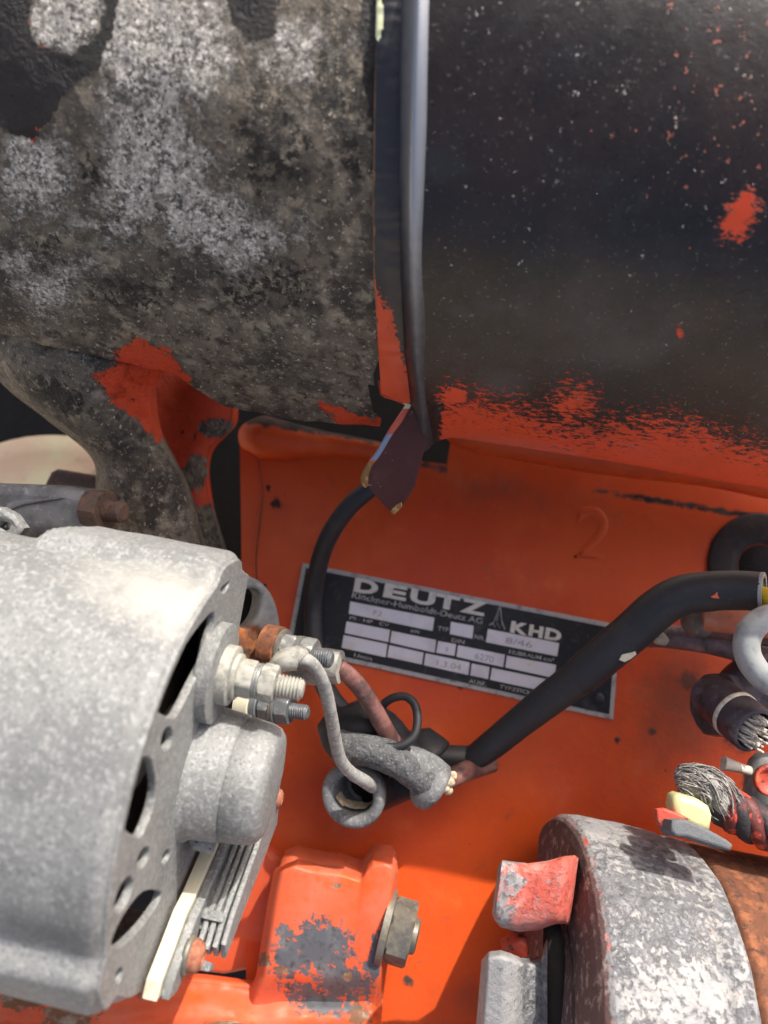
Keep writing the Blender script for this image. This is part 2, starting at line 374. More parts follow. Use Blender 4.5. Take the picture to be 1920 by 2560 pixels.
M['plate_letter'] = mat('nameplate_lettering', (.58, .56, .48), .5, var=[((.40, .38, .33), 400, .5, .7)])
M['plate_small'] = mat('nameplate_small_print', (.36, .35, .32), .5, var=[((.18, .18, .17), 500, .45, .62)])
M['plate_edge'] = mat('nameplate_border', (.36, .35, .33), .5, var=[((.2, .17, .15), 300, .5, .66)], layers=[dict(col=(.58, .07, .02), bias=.24, ns=55, na=1.5, soft=.04)], bump=[(500, .4)], bdist=.1)
M['stamp'] = mat('stamped_digits', (.24, .23, .24), .5)
M['dark'] = mat('dark_grimy_interior', (.012, .010, .009), .9, bump=[(120, 1.0)], bdist=1.0)  # near-black colour stands in for the shade inside holes and gaps
M['grease'] = mat('greasy_brown_ring', (.022, .015, .013), .6, spec=.3, var=[((.05, .03, .024), 120, .5, .7), ((.015, .012, .012), 250, .5, .65)], bump=[(250, .8)], bdist=.4)
M['ochre'] = mat('sunny_ochre_pulley', (.88, .62, .38), .5, var=[((.9, .78, .45), 25, .42, .6), ((.42, .22, .13), 40, .56, .75)])  # base raised bright to stand in for missing sunlight
M['maroon'] = mat('maroon_black_enamel', (.075, .026, .023), .6, spec=.25, var=[((.10, .042, .036), 60, .45, .7)], layers=[dict(col=(.3, .28, .26), bias=-.08, ns=800, na=2.3, soft=.03, nd=1)], bump=[(120, .3)], bdist=.2)
M['chip'] = mat('chipped_edge_paint', (.58, .10, .055), .5, layers=[dict(ch=0, col=(.22, .27, .36), ns=300, na=.3, soft=.04), dict(ch=1, col=(.22, .11, .03), var=[((.5, .3, .09), 500, .5, .65)], ns=300, na=.3, soft=.05), dict(ch=2, col=(.55, .66, .42), ns=300, na=.3, soft=.05)], bump=[(500, .5)], bdist=.2)
M['flange'] = mat('orange_flange_edge', (.62, .075, .025), .5, var=[(OR2, 60, .45, .7)], layers=[dict(ch=0, col=BLK, ns=380, na=1.3, soft=.03, rough=.4, stretch=(1, 1.6, 1.6)), dict(ch=1, col=(.20, .10, .05), var=[((.08, .055, .04), 250, .5, .65)], ns=330, na=1.0, soft=.1, rough=.8), dict(ch=2, col=(.72, .74, .45), ns=200, na=.6, soft=.05)], bump=[(300, .4)], bdist=.25)
M['mud'] = mat('pale_dried_mud', (.50, .42, .29), .9, var=[((.36, .29, .2), 500, .45, .62)], bump=[(500, 1.5)], bdist=.6)

# ================================================================== GROUND far below the engine bay
M['ground'] = mat('pale_gravel_ground', (.46, .40, .32), .95, var=[((.34, .30, .24), 2, .4, .7), ((.45, .42, .36), 40, .5, .7)], bump=[(60, 1.0)], bdist=8)
gm = bpy.data.meshes.new('ground'); gm.from_pydata([(-60, -60, 0), (60, -60, 0), (60, 60, 0), (-60, 60, 0)], [], [(0, 1, 2, 3)]); gm.materials.append(M['ground'])
go = bpy.data.objects.new('ground', gm); COL.objects.link(go); go['kind'] = 'structure'  # unseen, added for its warm bounce and reflections

# ================================================================== ENGINE BLOCK
DARKPX = [(1850, 1830, 90, 130, 0), (1890, 1700, 60, 60, 0), (1720, 1700, 50, 60, 30), (1830, 1350, 120, 60, -20), (1760, 1960, 40, 50, 0), (1900, 1950, 90, 120, 0)]
def wall_wear_shade(px, py, p):
    g = max(cl(ell(px, py, cx, cy, rx, ry, r) * 1.0) for cx, cy, rx, ry, r in DARKPX) * 0.85
    for cx, cy, r in ((1545, 1850, 18), (1665, 1925, 10), (1150, 1720, 12), (690, 1260, 30), (670, 1220, 16), (1020, 2455, 26), (700, 1075, 14), (1630, 1830, 22)):
        g = max(g, cl(ell(px, py, cx, cy, r, r) + .12) * .8)
    g = max(g, 0.62 * cl(1 - abs(py - (1075 + (px - 600) * .19)) / 34) * sstep(500, 560, px) * (px < 1120))  # shade of the recess below the cowling, painted as a dark band
    if px > 1140: g = max(g, (.30 + .35 * sstep(1380, 1600, px)) * cl(1.2 - abs(py - (1176 + (px - 1163) * .158)) / 17))  # dark line under the lip: its shadow gap painted into the colour
    e = abs(poly(px, py, [(757, 1408), (1549, 1563), (1531, 1799), (716, 1622)], 1.0) - .5)
    g = max(g, .34 * cl(1.1 - e / 26))
    b = max(.28 * cl(.5 + 1.2 * fbm(p, .03, 4)), cl(ell(px, py, 1250, 1230, 700, 130, 9)) * .5, cl(ell(px, py, 1700, 1750, 260, 360, 0)) * .75, cl(ell(px, py, 1180, 2490, 170, 110)) * .5)
    return (g, b, 0)
blk = thing('engine_block', 'orange painted engine block side wall carrying the black nameplate', 'engine block', wall(1250, 1700))
def wall_fn(u, v):
    px = 605 + (2500 - 605) * u
    y0 = 1098 + (px - 600) * .12 if px < 1122 else 1085
    py = y0 + (3300 - y0) * v
    if u == 0: px = 600 + 25 * v
    p = wall(px, py)
    q = 0.7 * fbm(p, .018, 3) - 5 * math.exp(-((px - 800) / 60) ** 2) * sstep(2350, 2050, py) * sstep(1960, 2080, py) * 0.18
    return p + WN * q
vs_, fs_, ws_ = grid(wall_fn, 170, 200, wall_wear_shade)
mk('casting_wall', vs_, fs_, M['orange_wall'], blk, wear_light=ws_)
# the left cut edge with its rusty cheek
edge = [(598, 1140), (612, 1220), (606, 1300), (596, 1400), (600, 1480), (610, 1700)]
e_f = [wall(x + 46, y, 1.0) for x, y in edge]; e_b = [wall(x, y, -16) for x, y in edge]
pth = catmull(e_f, 5); ptb = catmull(e_b, 5)
vv = pth + ptb; n_ = len(pth)
mk('edge_cheek', vv, [(i, i + 1, n_ + i + 1, n_ + i) for i in range(n_ - 1)], M['rust_brown'], blk)
# upper ledge with its rounded end, in the shade of the cowling
def bar(pts, radii, n=20): return tube(pts, radii, n, 6)
led = [wall(612, 1095, 2), wall(660, 1100, 5), wall(720, 1108, 4), wall(820, 1112, 1), wall(930, 1126, 0), wall(1035, 1145, -3)]
v1, f1 = bar(led, [5, 9.6, 8.5, 5.5, 4.5, 4.5])
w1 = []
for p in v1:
    px, py = proj(p); w1.append((cl(.75 * sstep(1085, 1050, py - (px - 640) * .15)), .3, 0))  # ledge top darkened too, the cowling's shade painted in
mk('ledge', v1, f1, M['orange_wall'], blk, wear_light=w1)
lip = [wall(1130, 1098, 15), wall(1172, 1116, 20), wall(1411, 1160, 21), wall(1550, 1180, 21), wall(1724, 1202, 21), wall(1920, 1242, 21), wall(2150, 1300, 21)]
v1, f1 = bar(lip, [5.5, 7.5, 7.8, 7.6, 7.2, 7.5, 7.5])
mk('lip', v1, f1, M['orange_wall'], blk, wear_light=[(0.35 * sstep(1.0, 6.0, abs(fbm(p, .05))) , .35, 0) for p in v1])
# cast figure
v1, f1 = text_mesh('2', wall(1425, 1372), wall(1502, 1386), 20, WN, .9)
cu = bpy.data.curves.new('temp', 'FONT'); cu.body = '2'; cu.extrude = .02; cu.bevel_depth = .07; cu.bevel_resolution = 4; cu.offset = -.05
v1, f1 = curve_mesh(cu)
o2 = wall(1425, 1392, -.5); 
v1 = [o2 + V(1, 0, 0) * v.x * 34 + (WN.cross(V(1, 0, 0))) * v.y * 34 + WN * (v.z * 9) for v in v1]
mk('cast_figure', v1, f1, M['orange_wall'], blk)
# greasy ring and hole
hc = wall(1905, 1420, 1.3)
v1, f1 = lathe(hc, WN, [(-3, 24.5), (0.1, 24.5), (.35, 23.5), (.3, 15), (-.4, 11), (-6, 9.8)], 40)
mk('bore_ring', v1, f1, M['grease'], blk)
v1, f1 = lathe(hc + WN * -.75, WN, [(-1, 10.4), (.2, 10.2), (.25, 2)], 30)
mk('bore', v1, f1, M['dark'], blk)  # near-black disc stands in for the shaded hole
# deep back sheet of the bay, its shade put into a near-black colour
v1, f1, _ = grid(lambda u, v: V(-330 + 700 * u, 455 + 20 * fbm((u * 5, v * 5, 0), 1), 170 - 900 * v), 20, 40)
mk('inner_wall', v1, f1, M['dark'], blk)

# ================================================================== COWLING (left, cast alloy)
YC, ZC, RC = 335.6, 190.0, 175.0
def cyl(px, py, R=RC):
    r = ray(px, py); a = r.y ** 2 + r.z ** 2; b = -2 * (YC * r.y + ZC * r.z); c = YC ** 2 + ZC ** 2 - R * R
    D = max(b * b - 4 * a * c, 0); t = (-b - math.sqrt(D)) / (2 * a); p = r * t
    return p.x, math.degrees(math.atan2(ZC - p.z, YC - p.y))
def cpt(x, phi, R=RC):
    if phi < 42:                                       # the upper part rolls back towards the top deck
        q = min(42 - phi, 34.0); R = R - .022 * q * q
    return V(x, YC - R * math.cos(R_(phi)), ZC - R * math.sin(R_(phi)))
def shell(R, left, right, bottom, top, nu, nv, lip_d, dent, lip_rows=6):
    lx = sorted([(q[1], q[0]) for q in (cyl(*p, R) for p in left)]) if isinstance(left, list) else [(0, left), (1, left)]
    rx = sorted([(q[1], q[0]) for q in (cyl(*p, R) for p in right)]) if isinstance(right, list) else [(0, right), (1, right)]
    bt = sorted(cyl(*p, R) for p in bottom); pmax = max(q[1] for q in bt)
    def fn(u, v):
        vv = min(v / .93, 1.0)
        ph0 = top + (pmax - top) * vv
        x = interp(ph0, lx) * (1 - u) + interp(ph0, rx) * u
        ph = top + (interp(x, bt) - top) * vv
        p = cpt(x, ph, R)
        nrm = V(0, -math.cos(R_(ph)), -math.sin(R_(ph)))
        p += nrm * dent(x, ph, u, vv)
        if v > .93:
            k = (v - .93) / .07
            tng = V(0, math.sin(R_(ph)), -math.cos(R_(ph)))
            p += tng * (lip_d * .5 * math.sin(k * math.pi / 2)) - nrm * (lip_d * (1 - math.cos(k * math.pi / 2)))
        return p
    return fn
cowl = thing('air_cowling', 'weathered grey alloy cowling with flaking black paint, left of the black sheet panel', 'cowling', P(500, 600, 215))
BLKPOLY = [(-200, -300), (330, -300), (290, 60), (250, 160), (195, 200), (150, 255), (110, 320), (80, 355), (45, 335), (10, 320), (-10, 240), (-200, 260)]
OV = (168, 30, 90, 105, 20)
BARE = [(430, 120, 210, 250, 0), (330, 420, 260, 160, -20), (560, 560, 170, 190, -30), (600, 690, 90, 90, 0), (800, 180, 160, 140, 0), (100, 440, 110, 130, 0), (130, 680, 130, 110, 20)]
SOOT = [(700, 330, 240, 260, 20), (200, 430, 120, 150, -20), (640, 720, 330, 150, 10), (880, 300, 90, 420, 0), (120, 620, 160, 90, 0), (330, 760, 220, 90, 10)]
def cowl_wear_light(px, py, p):
    wx = px + 75 * fbm(p, .035, 4) + 26 * fbm(p + V(50, 0, 0), .16, 3); wy = py + 75 * fbm(p + V(0, 70, 0), .035, 4) + 26 * fbm(p + V(0, 90, 9), .16, 3)
    sx_, sy_ = px + 14 * fbm(p, .3, 2), py + 14 * fbm(p + V(30, 0, 0), .3, 2)
    b = poly(sx_, sy_, BLKPOLY, 34)
    b = max(b, poly(sx_, sy_, [(562, -200), (700, -200), (690, 80), (650, 105), (600, 85), (570, 50)], 60), poly(px, py, [(905, -300), (1100, -300), (1100, 330), (925, 330), (900, 100)], 70))
    b = min(b, 1 - (.5 + ell(sx_, sy_, *OV) * 1.6)); b = cl(b)
    soot = max(cl(ell(wx, wy, *q) * 1.4) for q in SOOT)
    s = cl(max(ell(wx, wy, *q) for q in BARE) * 1.1 + .30); s = s * (1 - .65 * soot); s = max(s, cl(.5 + ell(sx_, sy_, *OV) * 2))
    s *= .45 + .55 * sstep(960, 640, py)  # pale metal stronger towards the top, sunlight painted in
    b = max(b, .10 + .37 * soot * (py < 860))
    o = cl(max(poly(sx_, sy_, [(290, 870), (340, 830), (430, 880), (480, 950), (460, 1000), (330, 985), (280, 905)], 90) - .08,
               poly(sx_, sy_, [(800, 1005), (850, 1012), (870, 1030), (960, 1050), (960, 1080), (850, 1070)], 50)))
    rim = cl(1 - abs(poly(sx_, sy_, BLKPOLY, 60) - .5) * 9) * .72
    rim2 = cl(1 - abs(ell(sx_, sy_, *OV)) * 16) * (.55 if px < 200 else .35)
    o = max(o, rim * (abs(px - 75) < 45), rim2)
    return (b, s, o)
def cowl_dent(x, ph, u, v): return .9 * fbm((x, ph * 3, 0), .03, 3) + .28 * fbm((x, ph * 3, 9), .25, 2)
SEAM = [(1075, -40), (1000, 100), (990, 200), (985, 500), (975, 800), (955, 900), (930, 960), (950, 1065)]
fn = shell(RC, -260, SEAM, [(-520, 640), (-200, 750), (0, 835), (200, 880), (430, 935), (560, 1012), (760, 1048), (950, 1066)], -95, 230, 210, 7, cowl_dent)
def fn_notch(u, v):
    return fn(u, v)
v1, f1, w1 = grid(fn, 230, 330, cowl_wear_light)
# broken-out notch next to the tab
def innotch(q): 
    c = sum((Vector(v1[i]) for i in q), Vector()) / len(q); px, py = proj(c)
    return poly(px, py, [(922, 965), (960, 960), (990, 1100), (965, 1062), (935, 1030)], 10) > .5
f1 = [q for q in f1 if not innotch(q)]
mk('shell', v1, f1, M['alloy_cowl'], cowl, wear_light=w1)
# leg that sweeps down behind the alternator
Lp = catmull([V(-190, 700, 0), V(-60, 850, 0), V(0, 955, 0), V(110, 1045, 0), V(225, 1140, 0), V(240, 1230, 0), V(250, 1380, 0), V(300, 1600, 0)], 8)
Rp = catmull([V(470, 850, 0), V(425, 905, 0), V(392, 960, 0), V(402, 1070, 0), V(440, 1150, 0), V(478, 1230, 0), V(520, 1380, 0), V(600, 1600, 0)], 8)
def leg_fn(u, v):
    k = v * (len(Lp) - 1); i = min(int(k), len(Lp) - 2); t = k - i
    a = Lp[i].lerp(Lp[i + 1], t); b = Rp[i].lerp(Rp[i + 1], t)
    uu = u
    p = a.lerp(b, uu)
    d = 262 + 40 * v - 14 * (1 - (2 * u - 1) ** 2) * (1 - .2 * v) + 12 * max(0, (.12 - u) / .12) + 22 * max(0, (u - .93) / .07) ** 2
    d += (1 - sstep(.0, .25, v)) * 10
    d += .8 * fbm((p.x * .05, p.y * .05, 1), .6, 3)
    return P(p.x, p.y, d)
def leg_wear_light(px, py, p):
    o = cl(poly(px, py, [(300, 905), (340, 850), (400, 880), (440, 950), (392, 990), (412, 1090), (395, 1105), (340, 1050), (262, 985), (240, 940)], 70))
    return (cl(.55 * ell(px, py, 150, 990, 200, 80, 35) + .1), .18 * cl(ell(px, py, 200, 900, 260, 80, 20)) * 2.2, o)  # edge highlight and downturned shade painted in, beside the orange paint
v1, f1, w1 = grid(leg_fn, 60, 110, leg_wear_light)
mk('leg', v1, f1, M['alloy_cowl'], cowl, wear_light=w1)
# orange inner web behind the leg, its foot running down to the slot
web = [(392, 940), (440, 925), (520, 990), (600, 1030), (582, 1085), (545, 1100), (530, 1150), (530, 1260), (560, 1360), (600, 1460), (600, 1620), (430, 1620), (400, 1300)]
Wl = catmull([V(380, 900, 0), V(385, 1000, 0), V(400, 1150, 0), V(430, 1300, 0), V(480, 1450, 0), V(520, 1600, 0)], 6)
Wr = catmull([V(590, 985, 0), V(592, 1060, 0), V(530, 1135, 0), V(532, 1250, 0), V(575, 1400, 0), V(640, 1600, 0)], 6)
def web_fn(u, v):
    k = v * (len(Wl) - 1); i = min(int(k), len(Wl) - 2); t = k - i
    p = Wl[i].lerp(Wl[i + 1], t).lerp(Wr[i].lerp(Wr[i + 1], t), u)
    d = 318 + 16 * math.sin(u * math.pi) * (1 - v) + 8 * v - 10 * u + .6 * fbm((p.x, p.y, 0), .03)
    return P(p.x, p.y, d + 14 * max(0, (u - .9) / .1) ** 2)
def web_wear(px, py, p):
    b = cl(max(ell(px, py, 540, 1070, 60, 34), ell(px, py, 490, 1180, 40, 60, 10) , .5 * sstep(1230, 1330, py) + .3 * sstep(1290, 1330, py)) + .15)
    return (0, .3 * sstep(1230, 1330, py), cl(.85 - b * 1.2 * (.7 if py < 1220 else 1)))
v1, f1, w1 = grid(web_fn, 40, 80, web_wear)
mk('inner_web', v1, f1, M['alloy_cowl'], cowl, wear_light=w1)

# ================================================================== BLACK SHEET PANEL (right)
pan = thing('sheet_metal_panel', 'glossy black sheet panel with orange showing along its lower edge', 'panel', P(1450, 600, 210))
RP = RC + 7
def pan_wear(px, py, p):
    edge = 1085 + (px - 1130) * .16 if px > 1130 else 1085
    k = (py - (edge - 150 - 22 * math.sin(px * .012) - .03 * (px - 1130))) / 170
    o = cl(.17 + .72 * k) if k > -.3 else 0
    if px < 1105: o *= sstep(1085, 1115, px) if py > 1040 else .0
    o = max(o, cl(ell(px, py, 1135, 990, 60, 40) * .8 + .2) * (ell(px, py, 1135, 990, 60, 40) > -.2), cl(ell(px, py, 1430, 1010, 110, 90, -20) * .55 + .16), cl(ell(px, py, 1850, 540, 110, 60, -60) * .9 + .1), cl(ell(px, py, 1700, 830, 14, 34, -30)))
    d = cl(max(1.1 * ell(px, py, 1300, 1125, 260, 50, 8), .5 * ell(px, py, 1600, 1120, 300, 90, 8), ell(px, py, 1570, 880, 170, 90), ell(px, py, 1500, 800, 500, 330) * .6, ell(px, py, 1250, 960, 120, 60)))
    c = cl(.32 + .30 * sstep(1300, 1800, px) * sstep(900, 250, py))
    return (o, d, c)
def pan_dent(x, ph, u, v): return .7 * fbm((x, ph * 3, 4), .022, 2)
BEAD_R = [(1068, -40), (1058, 200), (1048, 400), (1046, 700), (1052, 900), (1066, 1100)]
fnp = shell(RP, BEAD_R, 260, [(1066, 1108), (1130, 1090), (1300, 1112), (1500, 1146), (1700, 1180), (1920, 1216), (2300, 1290)], -95, 230, 220, 14, pan_dent)
v1, f1, w1 = grid(fnp, 230, 330, pan_wear)
mk('panel_face', v1, f1, M['black_panel'], pan, wear_light=w1)
# rounded corner bead and the flange lying on the cowling
FL_L = [(932, -40), (930, 200), (928, 500), (930, 700), (940, 850), (948, 965)]
FL_R = [(1002, -40), (1000, 200), (1000, 500), (1004, 700), (1012, 880), (1030, 1000)]
def strip_px(v, pts):
    ys = [p[1] for p in pts]; y = ys[0] + (ys[-1] - ys[0]) * v
    return float(np.interp(y, ys, [p[0] for p in pts])), y
M['bead'] = mat('rubbed_black_bead', (.013, .012, .013), .38, layers=[dict(ch=1, col=(.30, .31, .33), ns=300, na=.35, soft=.46, rough=.46, metal=.85), dict(ch=0, col=(.55, .06, .02), ns=300, na=1.2, soft=.04)], bump=[(60, .3), (1500, .2)], bdist=.2)  # pale metallic layer paints the sky highlight along the bead
def bead_sheen(px, py, p):
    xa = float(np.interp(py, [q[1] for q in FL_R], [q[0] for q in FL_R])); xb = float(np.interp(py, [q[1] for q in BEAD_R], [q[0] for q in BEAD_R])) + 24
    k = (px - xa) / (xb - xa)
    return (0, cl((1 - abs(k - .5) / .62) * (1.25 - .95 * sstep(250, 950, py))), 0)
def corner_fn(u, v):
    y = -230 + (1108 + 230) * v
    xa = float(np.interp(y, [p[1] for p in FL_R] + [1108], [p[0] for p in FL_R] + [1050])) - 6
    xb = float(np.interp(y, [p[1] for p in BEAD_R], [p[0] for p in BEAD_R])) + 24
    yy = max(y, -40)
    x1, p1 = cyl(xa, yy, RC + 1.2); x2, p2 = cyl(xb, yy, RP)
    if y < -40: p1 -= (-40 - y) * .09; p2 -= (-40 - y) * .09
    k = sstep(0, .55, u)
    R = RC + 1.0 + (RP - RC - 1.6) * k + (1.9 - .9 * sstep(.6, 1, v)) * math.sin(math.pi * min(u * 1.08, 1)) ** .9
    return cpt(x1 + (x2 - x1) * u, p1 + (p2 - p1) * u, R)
v1, f1, w1 = grid(corner_fn, 22, 160, bead_sheen)
mk('corner_bead', v1, f1, M['bead'], pan, wear_light=w1)
def fl_fn(u, v):
    y = -230 + (980 + 230) * v
    xa = float(np.interp(y, [p[1] for p in FL_L], [p[0] for p in FL_L])); xb = float(np.interp(y, [p[1] for p in FL_R], [p[0] for p in FL_R]))
    yb = y + 30 * sstep(.93, 1, v) * u
    yy = max(y, -40); x1, p1 = cyl(xa + (xb - xa) * u, yy + (yb - y), RC + 1.2)
    if y < -40: p1 -= (-40 - y) * .09
    return cpt(x1, p1, RC + 1.4 + .5 * math.sin(u * 3.1) - (2.4 if u < .001 else 0) + .25 * fbm((y * .05, u, 0), 1))
def fl_wear(px, py, p):
    xl = float(np.interp(py, [q[1] for q in FL_L], [q[0] for q in FL_L]))
    k = px - xl
    o = sstep(640, 860, py + (22 - k) * 2.0)
    b = cl(.86 - .75 * o + (.3 * sstep(40, 68, k) if py > 700 else .3) - (.5 if k < 9 else 0) )
    return (b, cl(.62 * sstep(15, 6, k) * sstep(930, 800, py)), cl(.9 * (ell(px, py, 945, 35, 12, 70) > 0)))
v1, f1, w1 = grid(fl_fn, 14, 160, fl_wear)
mk('flange', v1, f1, M['flange'], pan, wear_light=w1)
# torn corner at the flange foot
v1, f1 = px_plate([(945, 950), (985, 955), (1012, 985), (1028, 1000), (1012, 1012), (985, 1000), (962, 994), (950, 985)], 256, 1.2, .3)
mk('torn_lip', v1, f1, M['flange'], pan, wear_light=[(.05, 0, .6 if proj(p)[0] > 1005 else 0) for p in v1])
# bent tab
tab = [(1028, 1003), (1046, 1030), (1064, 1085), (1066, 1105), (1052, 1150), (1036, 1215), (1010, 1258), (984, 1286), (958, 1262), (928, 1228), (912, 1205), (918, 1172), (945, 1135), (975, 1085), (1000, 1050)]
TN = V(-.35, -1, -.25)
v1, f1 = px_plate(tab, 258, 1.1, .25, TN)
mk('bent_tab', v1, f1, M['maroon'], pan, sharp=40)
te = [(1026, 1004), (1000, 1048), (976, 1082), (948, 1130), (922, 1166), (911, 1200), (918, 1216)]
tc_ = P(990, 1140, 258); tn = TN.normalized()
v1, f1 = tube([on_plane(x, y, tc_, tn) - tn * .2 for x, y in te], [.9, 1.25, 1.1, 1.0, 1.1, 1.6, .9], 10, 5)
wv = []
for p in v1:
    px, py = proj(p); wv.append((cl(.5 + (py - 1085) / 30) * cl(.5 + (1150 - py) / 20), cl(.5 + (py - 1155) / 20), cl(.5 + (1022 - py) / 16)))
mk('chipped_edge', v1, f1, M['chip'], pan, wear_light=wv)
v1, f1 = px_plate([(984, 1288), (975, 1278), (990, 1262), (1003, 1256), (1004, 1268)], 256.5, .6, .2, TN)
mk('chipped_tip', v1, f1, M['chip'], pan, wear_light=[(0, .8, 0)] * len(v1))

# ================================================================== NAMEPLATE
def cp(cx, cy, off=0.0): return wall(720 + cx / 1.975, 1380 + cy / 1.975, off)
npl = thing('nameplate', 'black and silver maker nameplate riveted on the orange block, partly behind the hose', 'nameplate', wall(1130, 1600))
TL, TR, BR, BL = wall(757, 1408), wall(1549, 1563), wall(1531, 1799), wall(716, 1622)
ux = V(1, 0, 0); uy = WN.cross(ux)
def ins(q, k):
    c = (TL + TR + BR + BL) / 4; return q + (ux * (1 if (c - q).dot(ux) > 0 else -1) + uy * (1 if (c - q).dot(uy) > 0 else -1)) * k
v1, f1 = plate([[q + WN * .5 for q in (BL, BR, TR, TL)]], TL + WN * .5, ux, uy, .8, .1)
mk('border', v1, f1, M['plate_edge'], npl, sharp=40)
v1, f1 = plate([[ins(q, 1.9) + WN * 1.0 for q in (BL, BR, TR, TL)]], TL + WN * .95, ux, uy, .5, .1)
mk('black_field', v1, f1, M['plate_black'], npl, sharp=40)
fields = [[(308, 245), (722, 325), (712, 390), (300, 305)], [(803, 345), (915, 365), (908, 428), (797, 405)], [(985, 380), (1335, 450), (1325, 515), (975, 445)],
          [(290, 343), (503, 385), (495, 445), (280, 400)], [(512, 390), (730, 435), (722, 497), (503, 447)], [(740, 440), (828, 455), (820, 513), (730, 497)],
          [(838, 460), (1068, 507), (1060, 568), (830, 517)], [(1078, 512), (1320, 557), (1312, 622), (1070, 570)],
          [(275, 410), (490, 455), (482, 520), (265, 472)], [(500, 460), (668, 497), (660, 555), (490, 518)], [(678, 500), (895, 545), (888, 607), (670, 558)],
          [(905, 550), (993, 568), (985, 627), (898, 608)], [(1005, 572), (1310, 635), (1300, 695), (995, 630)]]
for q in fields:
    lp = [cp(x, y, 1.25) for x, y in q[::-1]]
    v1, f1 = plate([lp], lp[0], ux, uy, .12, .03, 1)
    mk('blank_field', v1, f1, M['plate_metal'], npl, smooth=False)
def tx(name, s, a, b, hpx, m, bold=0.0, off=1.22):
    p0, p1 = cp(*a, off), cp(*b, off)
    h = (cp(a[0], a[1] - hpx) - cp(*a)).length
    v1, f1 = text_mesh(s, p0, p1, h, WN, .08, bold)
    mk(name, v1, f1, M[m], npl, smooth=False)
for ch, a, b in (('D', (322, 192), (440, 213)), ('E', (468, 218), (580, 240)), ('U', (598, 243), (720, 267)), ('T', (722, 268), (838, 290)), ('Z', (846, 291), (972, 316))):
    tx('lettering', ch, a, b, 66, 'plate_letter', .045)
tx('lettering', 'Klöckner-Humboldt-Deutz AG', (314, 226), (957, 356), 29, 'plate_small', .012)
for ch, a, b in (('K', (1093, 393), (1178, 410)), ('H', (1183, 410), (1252, 424)), ('D', (1262, 425), (1342, 442))):
    tx('lettering', ch, a, b, 54, 'plate_letter', .05)
for s, a, b, h in (('PS · HP   CV', (303, 332), (497, 370), 17), ('kW', (605, 397), (650, 406), 17), ('TYP', (737, 386), (790, 396), 22), ('NR.', (918, 427), (968, 437), 20),
                   ('DIN', (805, 443), (868, 455), 20), ('HUBRAUM cm³', (1088, 501), (1308, 544), 21), ('1/min', (325, 517), (412, 537), 20), ('AUSF.', (890, 645), (975, 662), 20), ('TYPZEICHEN', (1040, 672), (1245, 714), 20)):
    tx('small_print', s, a, b, h, 'plate_small', .012)
for s, a, b, h in (('6270', (918, 526), (1010, 546), 32), ('8/46', (1070, 448), (1200, 474), 30), ('F2', (420, 310), (462, 318), 24), ('1.3.04', (730, 560), (850, 584), 30), ('8', (775, 492), (786, 494), 26)):
    tx('stamped_number', s, a, b, h, 'stamp', 0.0, 1.34)
lg = [[(1045, 265), (1012, 352)], [(1045, 265), (1052, 340)], [(990, 362), (1005, 350), (1018, 372), (1030, 350), (1042, 378), (1054, 352), (1068, 384)], [(1038, 290), (1028, 345)], [(1012, 352), (992, 362)], [(1052, 340), (1068, 384)]]
v1, f1 = join([tube([cp(x, y, 1.25) for x, y in q], .22, 6, 0) for q in lg])
mk('emblem', v1, f1, M['plate_small'], npl)
v1, f1 = lathe(cp(1530, 722, 1.1), WN, [(0, 2.4), (.5, 2.3), (1.1, 1.5), (1.3, .5)], 20)
mk('rivet', v1, f1, M['rubber'], npl)

# ================================================================== ALTERNATOR
YAW = R_(4.5)
AX = V(math.cos(YAW), -math.sin(YAW), 0); AZ = V(0, 0, 1); AC = AX.cross(AZ) * -1     # AC points away from the lens
if AC.y < 0: AC = -AC
AO = P(500, 1919, 214); AR = 57.0
alt = thing('alternator', 'grey cast alloy alternator with three threaded terminals and rusty screws', 'alternator', AO)
def A(a, b, c): return AO + AX * a + AZ * b + AC * c       # along axis, up, away
def on_face(px, py, a=0.0): return on_plane(px, py, A(a, 0, 0), AX)
def rid(th, c, w, h):
    t = abs((th - c + 180) % 360 - 180) / w
    return h * (1 - sstep(.55, 1.0, t))
def ar(thd):
    r = AR + rid(thd, 6, 13, 3.6) + rid(thd, 128, 11, 4.2)
    if -178 < thd < 0: r = min(r, 15.0 / max(math.sin(R_(-thd)), .02))          # flat cut on the block side
    elif thd > 182: r = min(r, 30.0 / max(math.sin(R_(360 - thd)), .02))
    return r
def house(u, v):
    thd = -60 + 260 * v; th = R_(thd)
    a = -150 + 150 * u if u < .9 else None
    if u < .9: a = -150 + (146) * (u / .9); dr = 0
    else:
        k = (u - .9) / .1 * math.pi / 2; a = -4 + 4 * math.sin(k); dr = 4 * (1 - math.cos(k))
    r = ar(thd) - dr
    stp = -43 - max(0, thd - 3) * .55
    r -= 7.0 * sstep(stp + 1.5, stp - 4, a) * (thd < 70)
    p = A(a, r * math.cos(th), -r * math.sin(th))
    return p + (p - A(a, 0, 0)).normalized() * (.35 * fbm(p, .06, 2))
def house_light(px, py, p):
    return (cl(.75 * ell(px, py, 120, 2330, 340, 85, 15) + .2 * ell(px, py, 150, 2100, 300, 300)), cl(ell(px, py, 420, 1500, 380, 160, 15) * .9), 0)  # dark groove and lower side, pale top: light and shade painted in
v1, f1, w1 = grid(house, 150, 200, house_light)
mk('housing', v1, f1, M['cast_alloy'], alt, wear_light=w1)
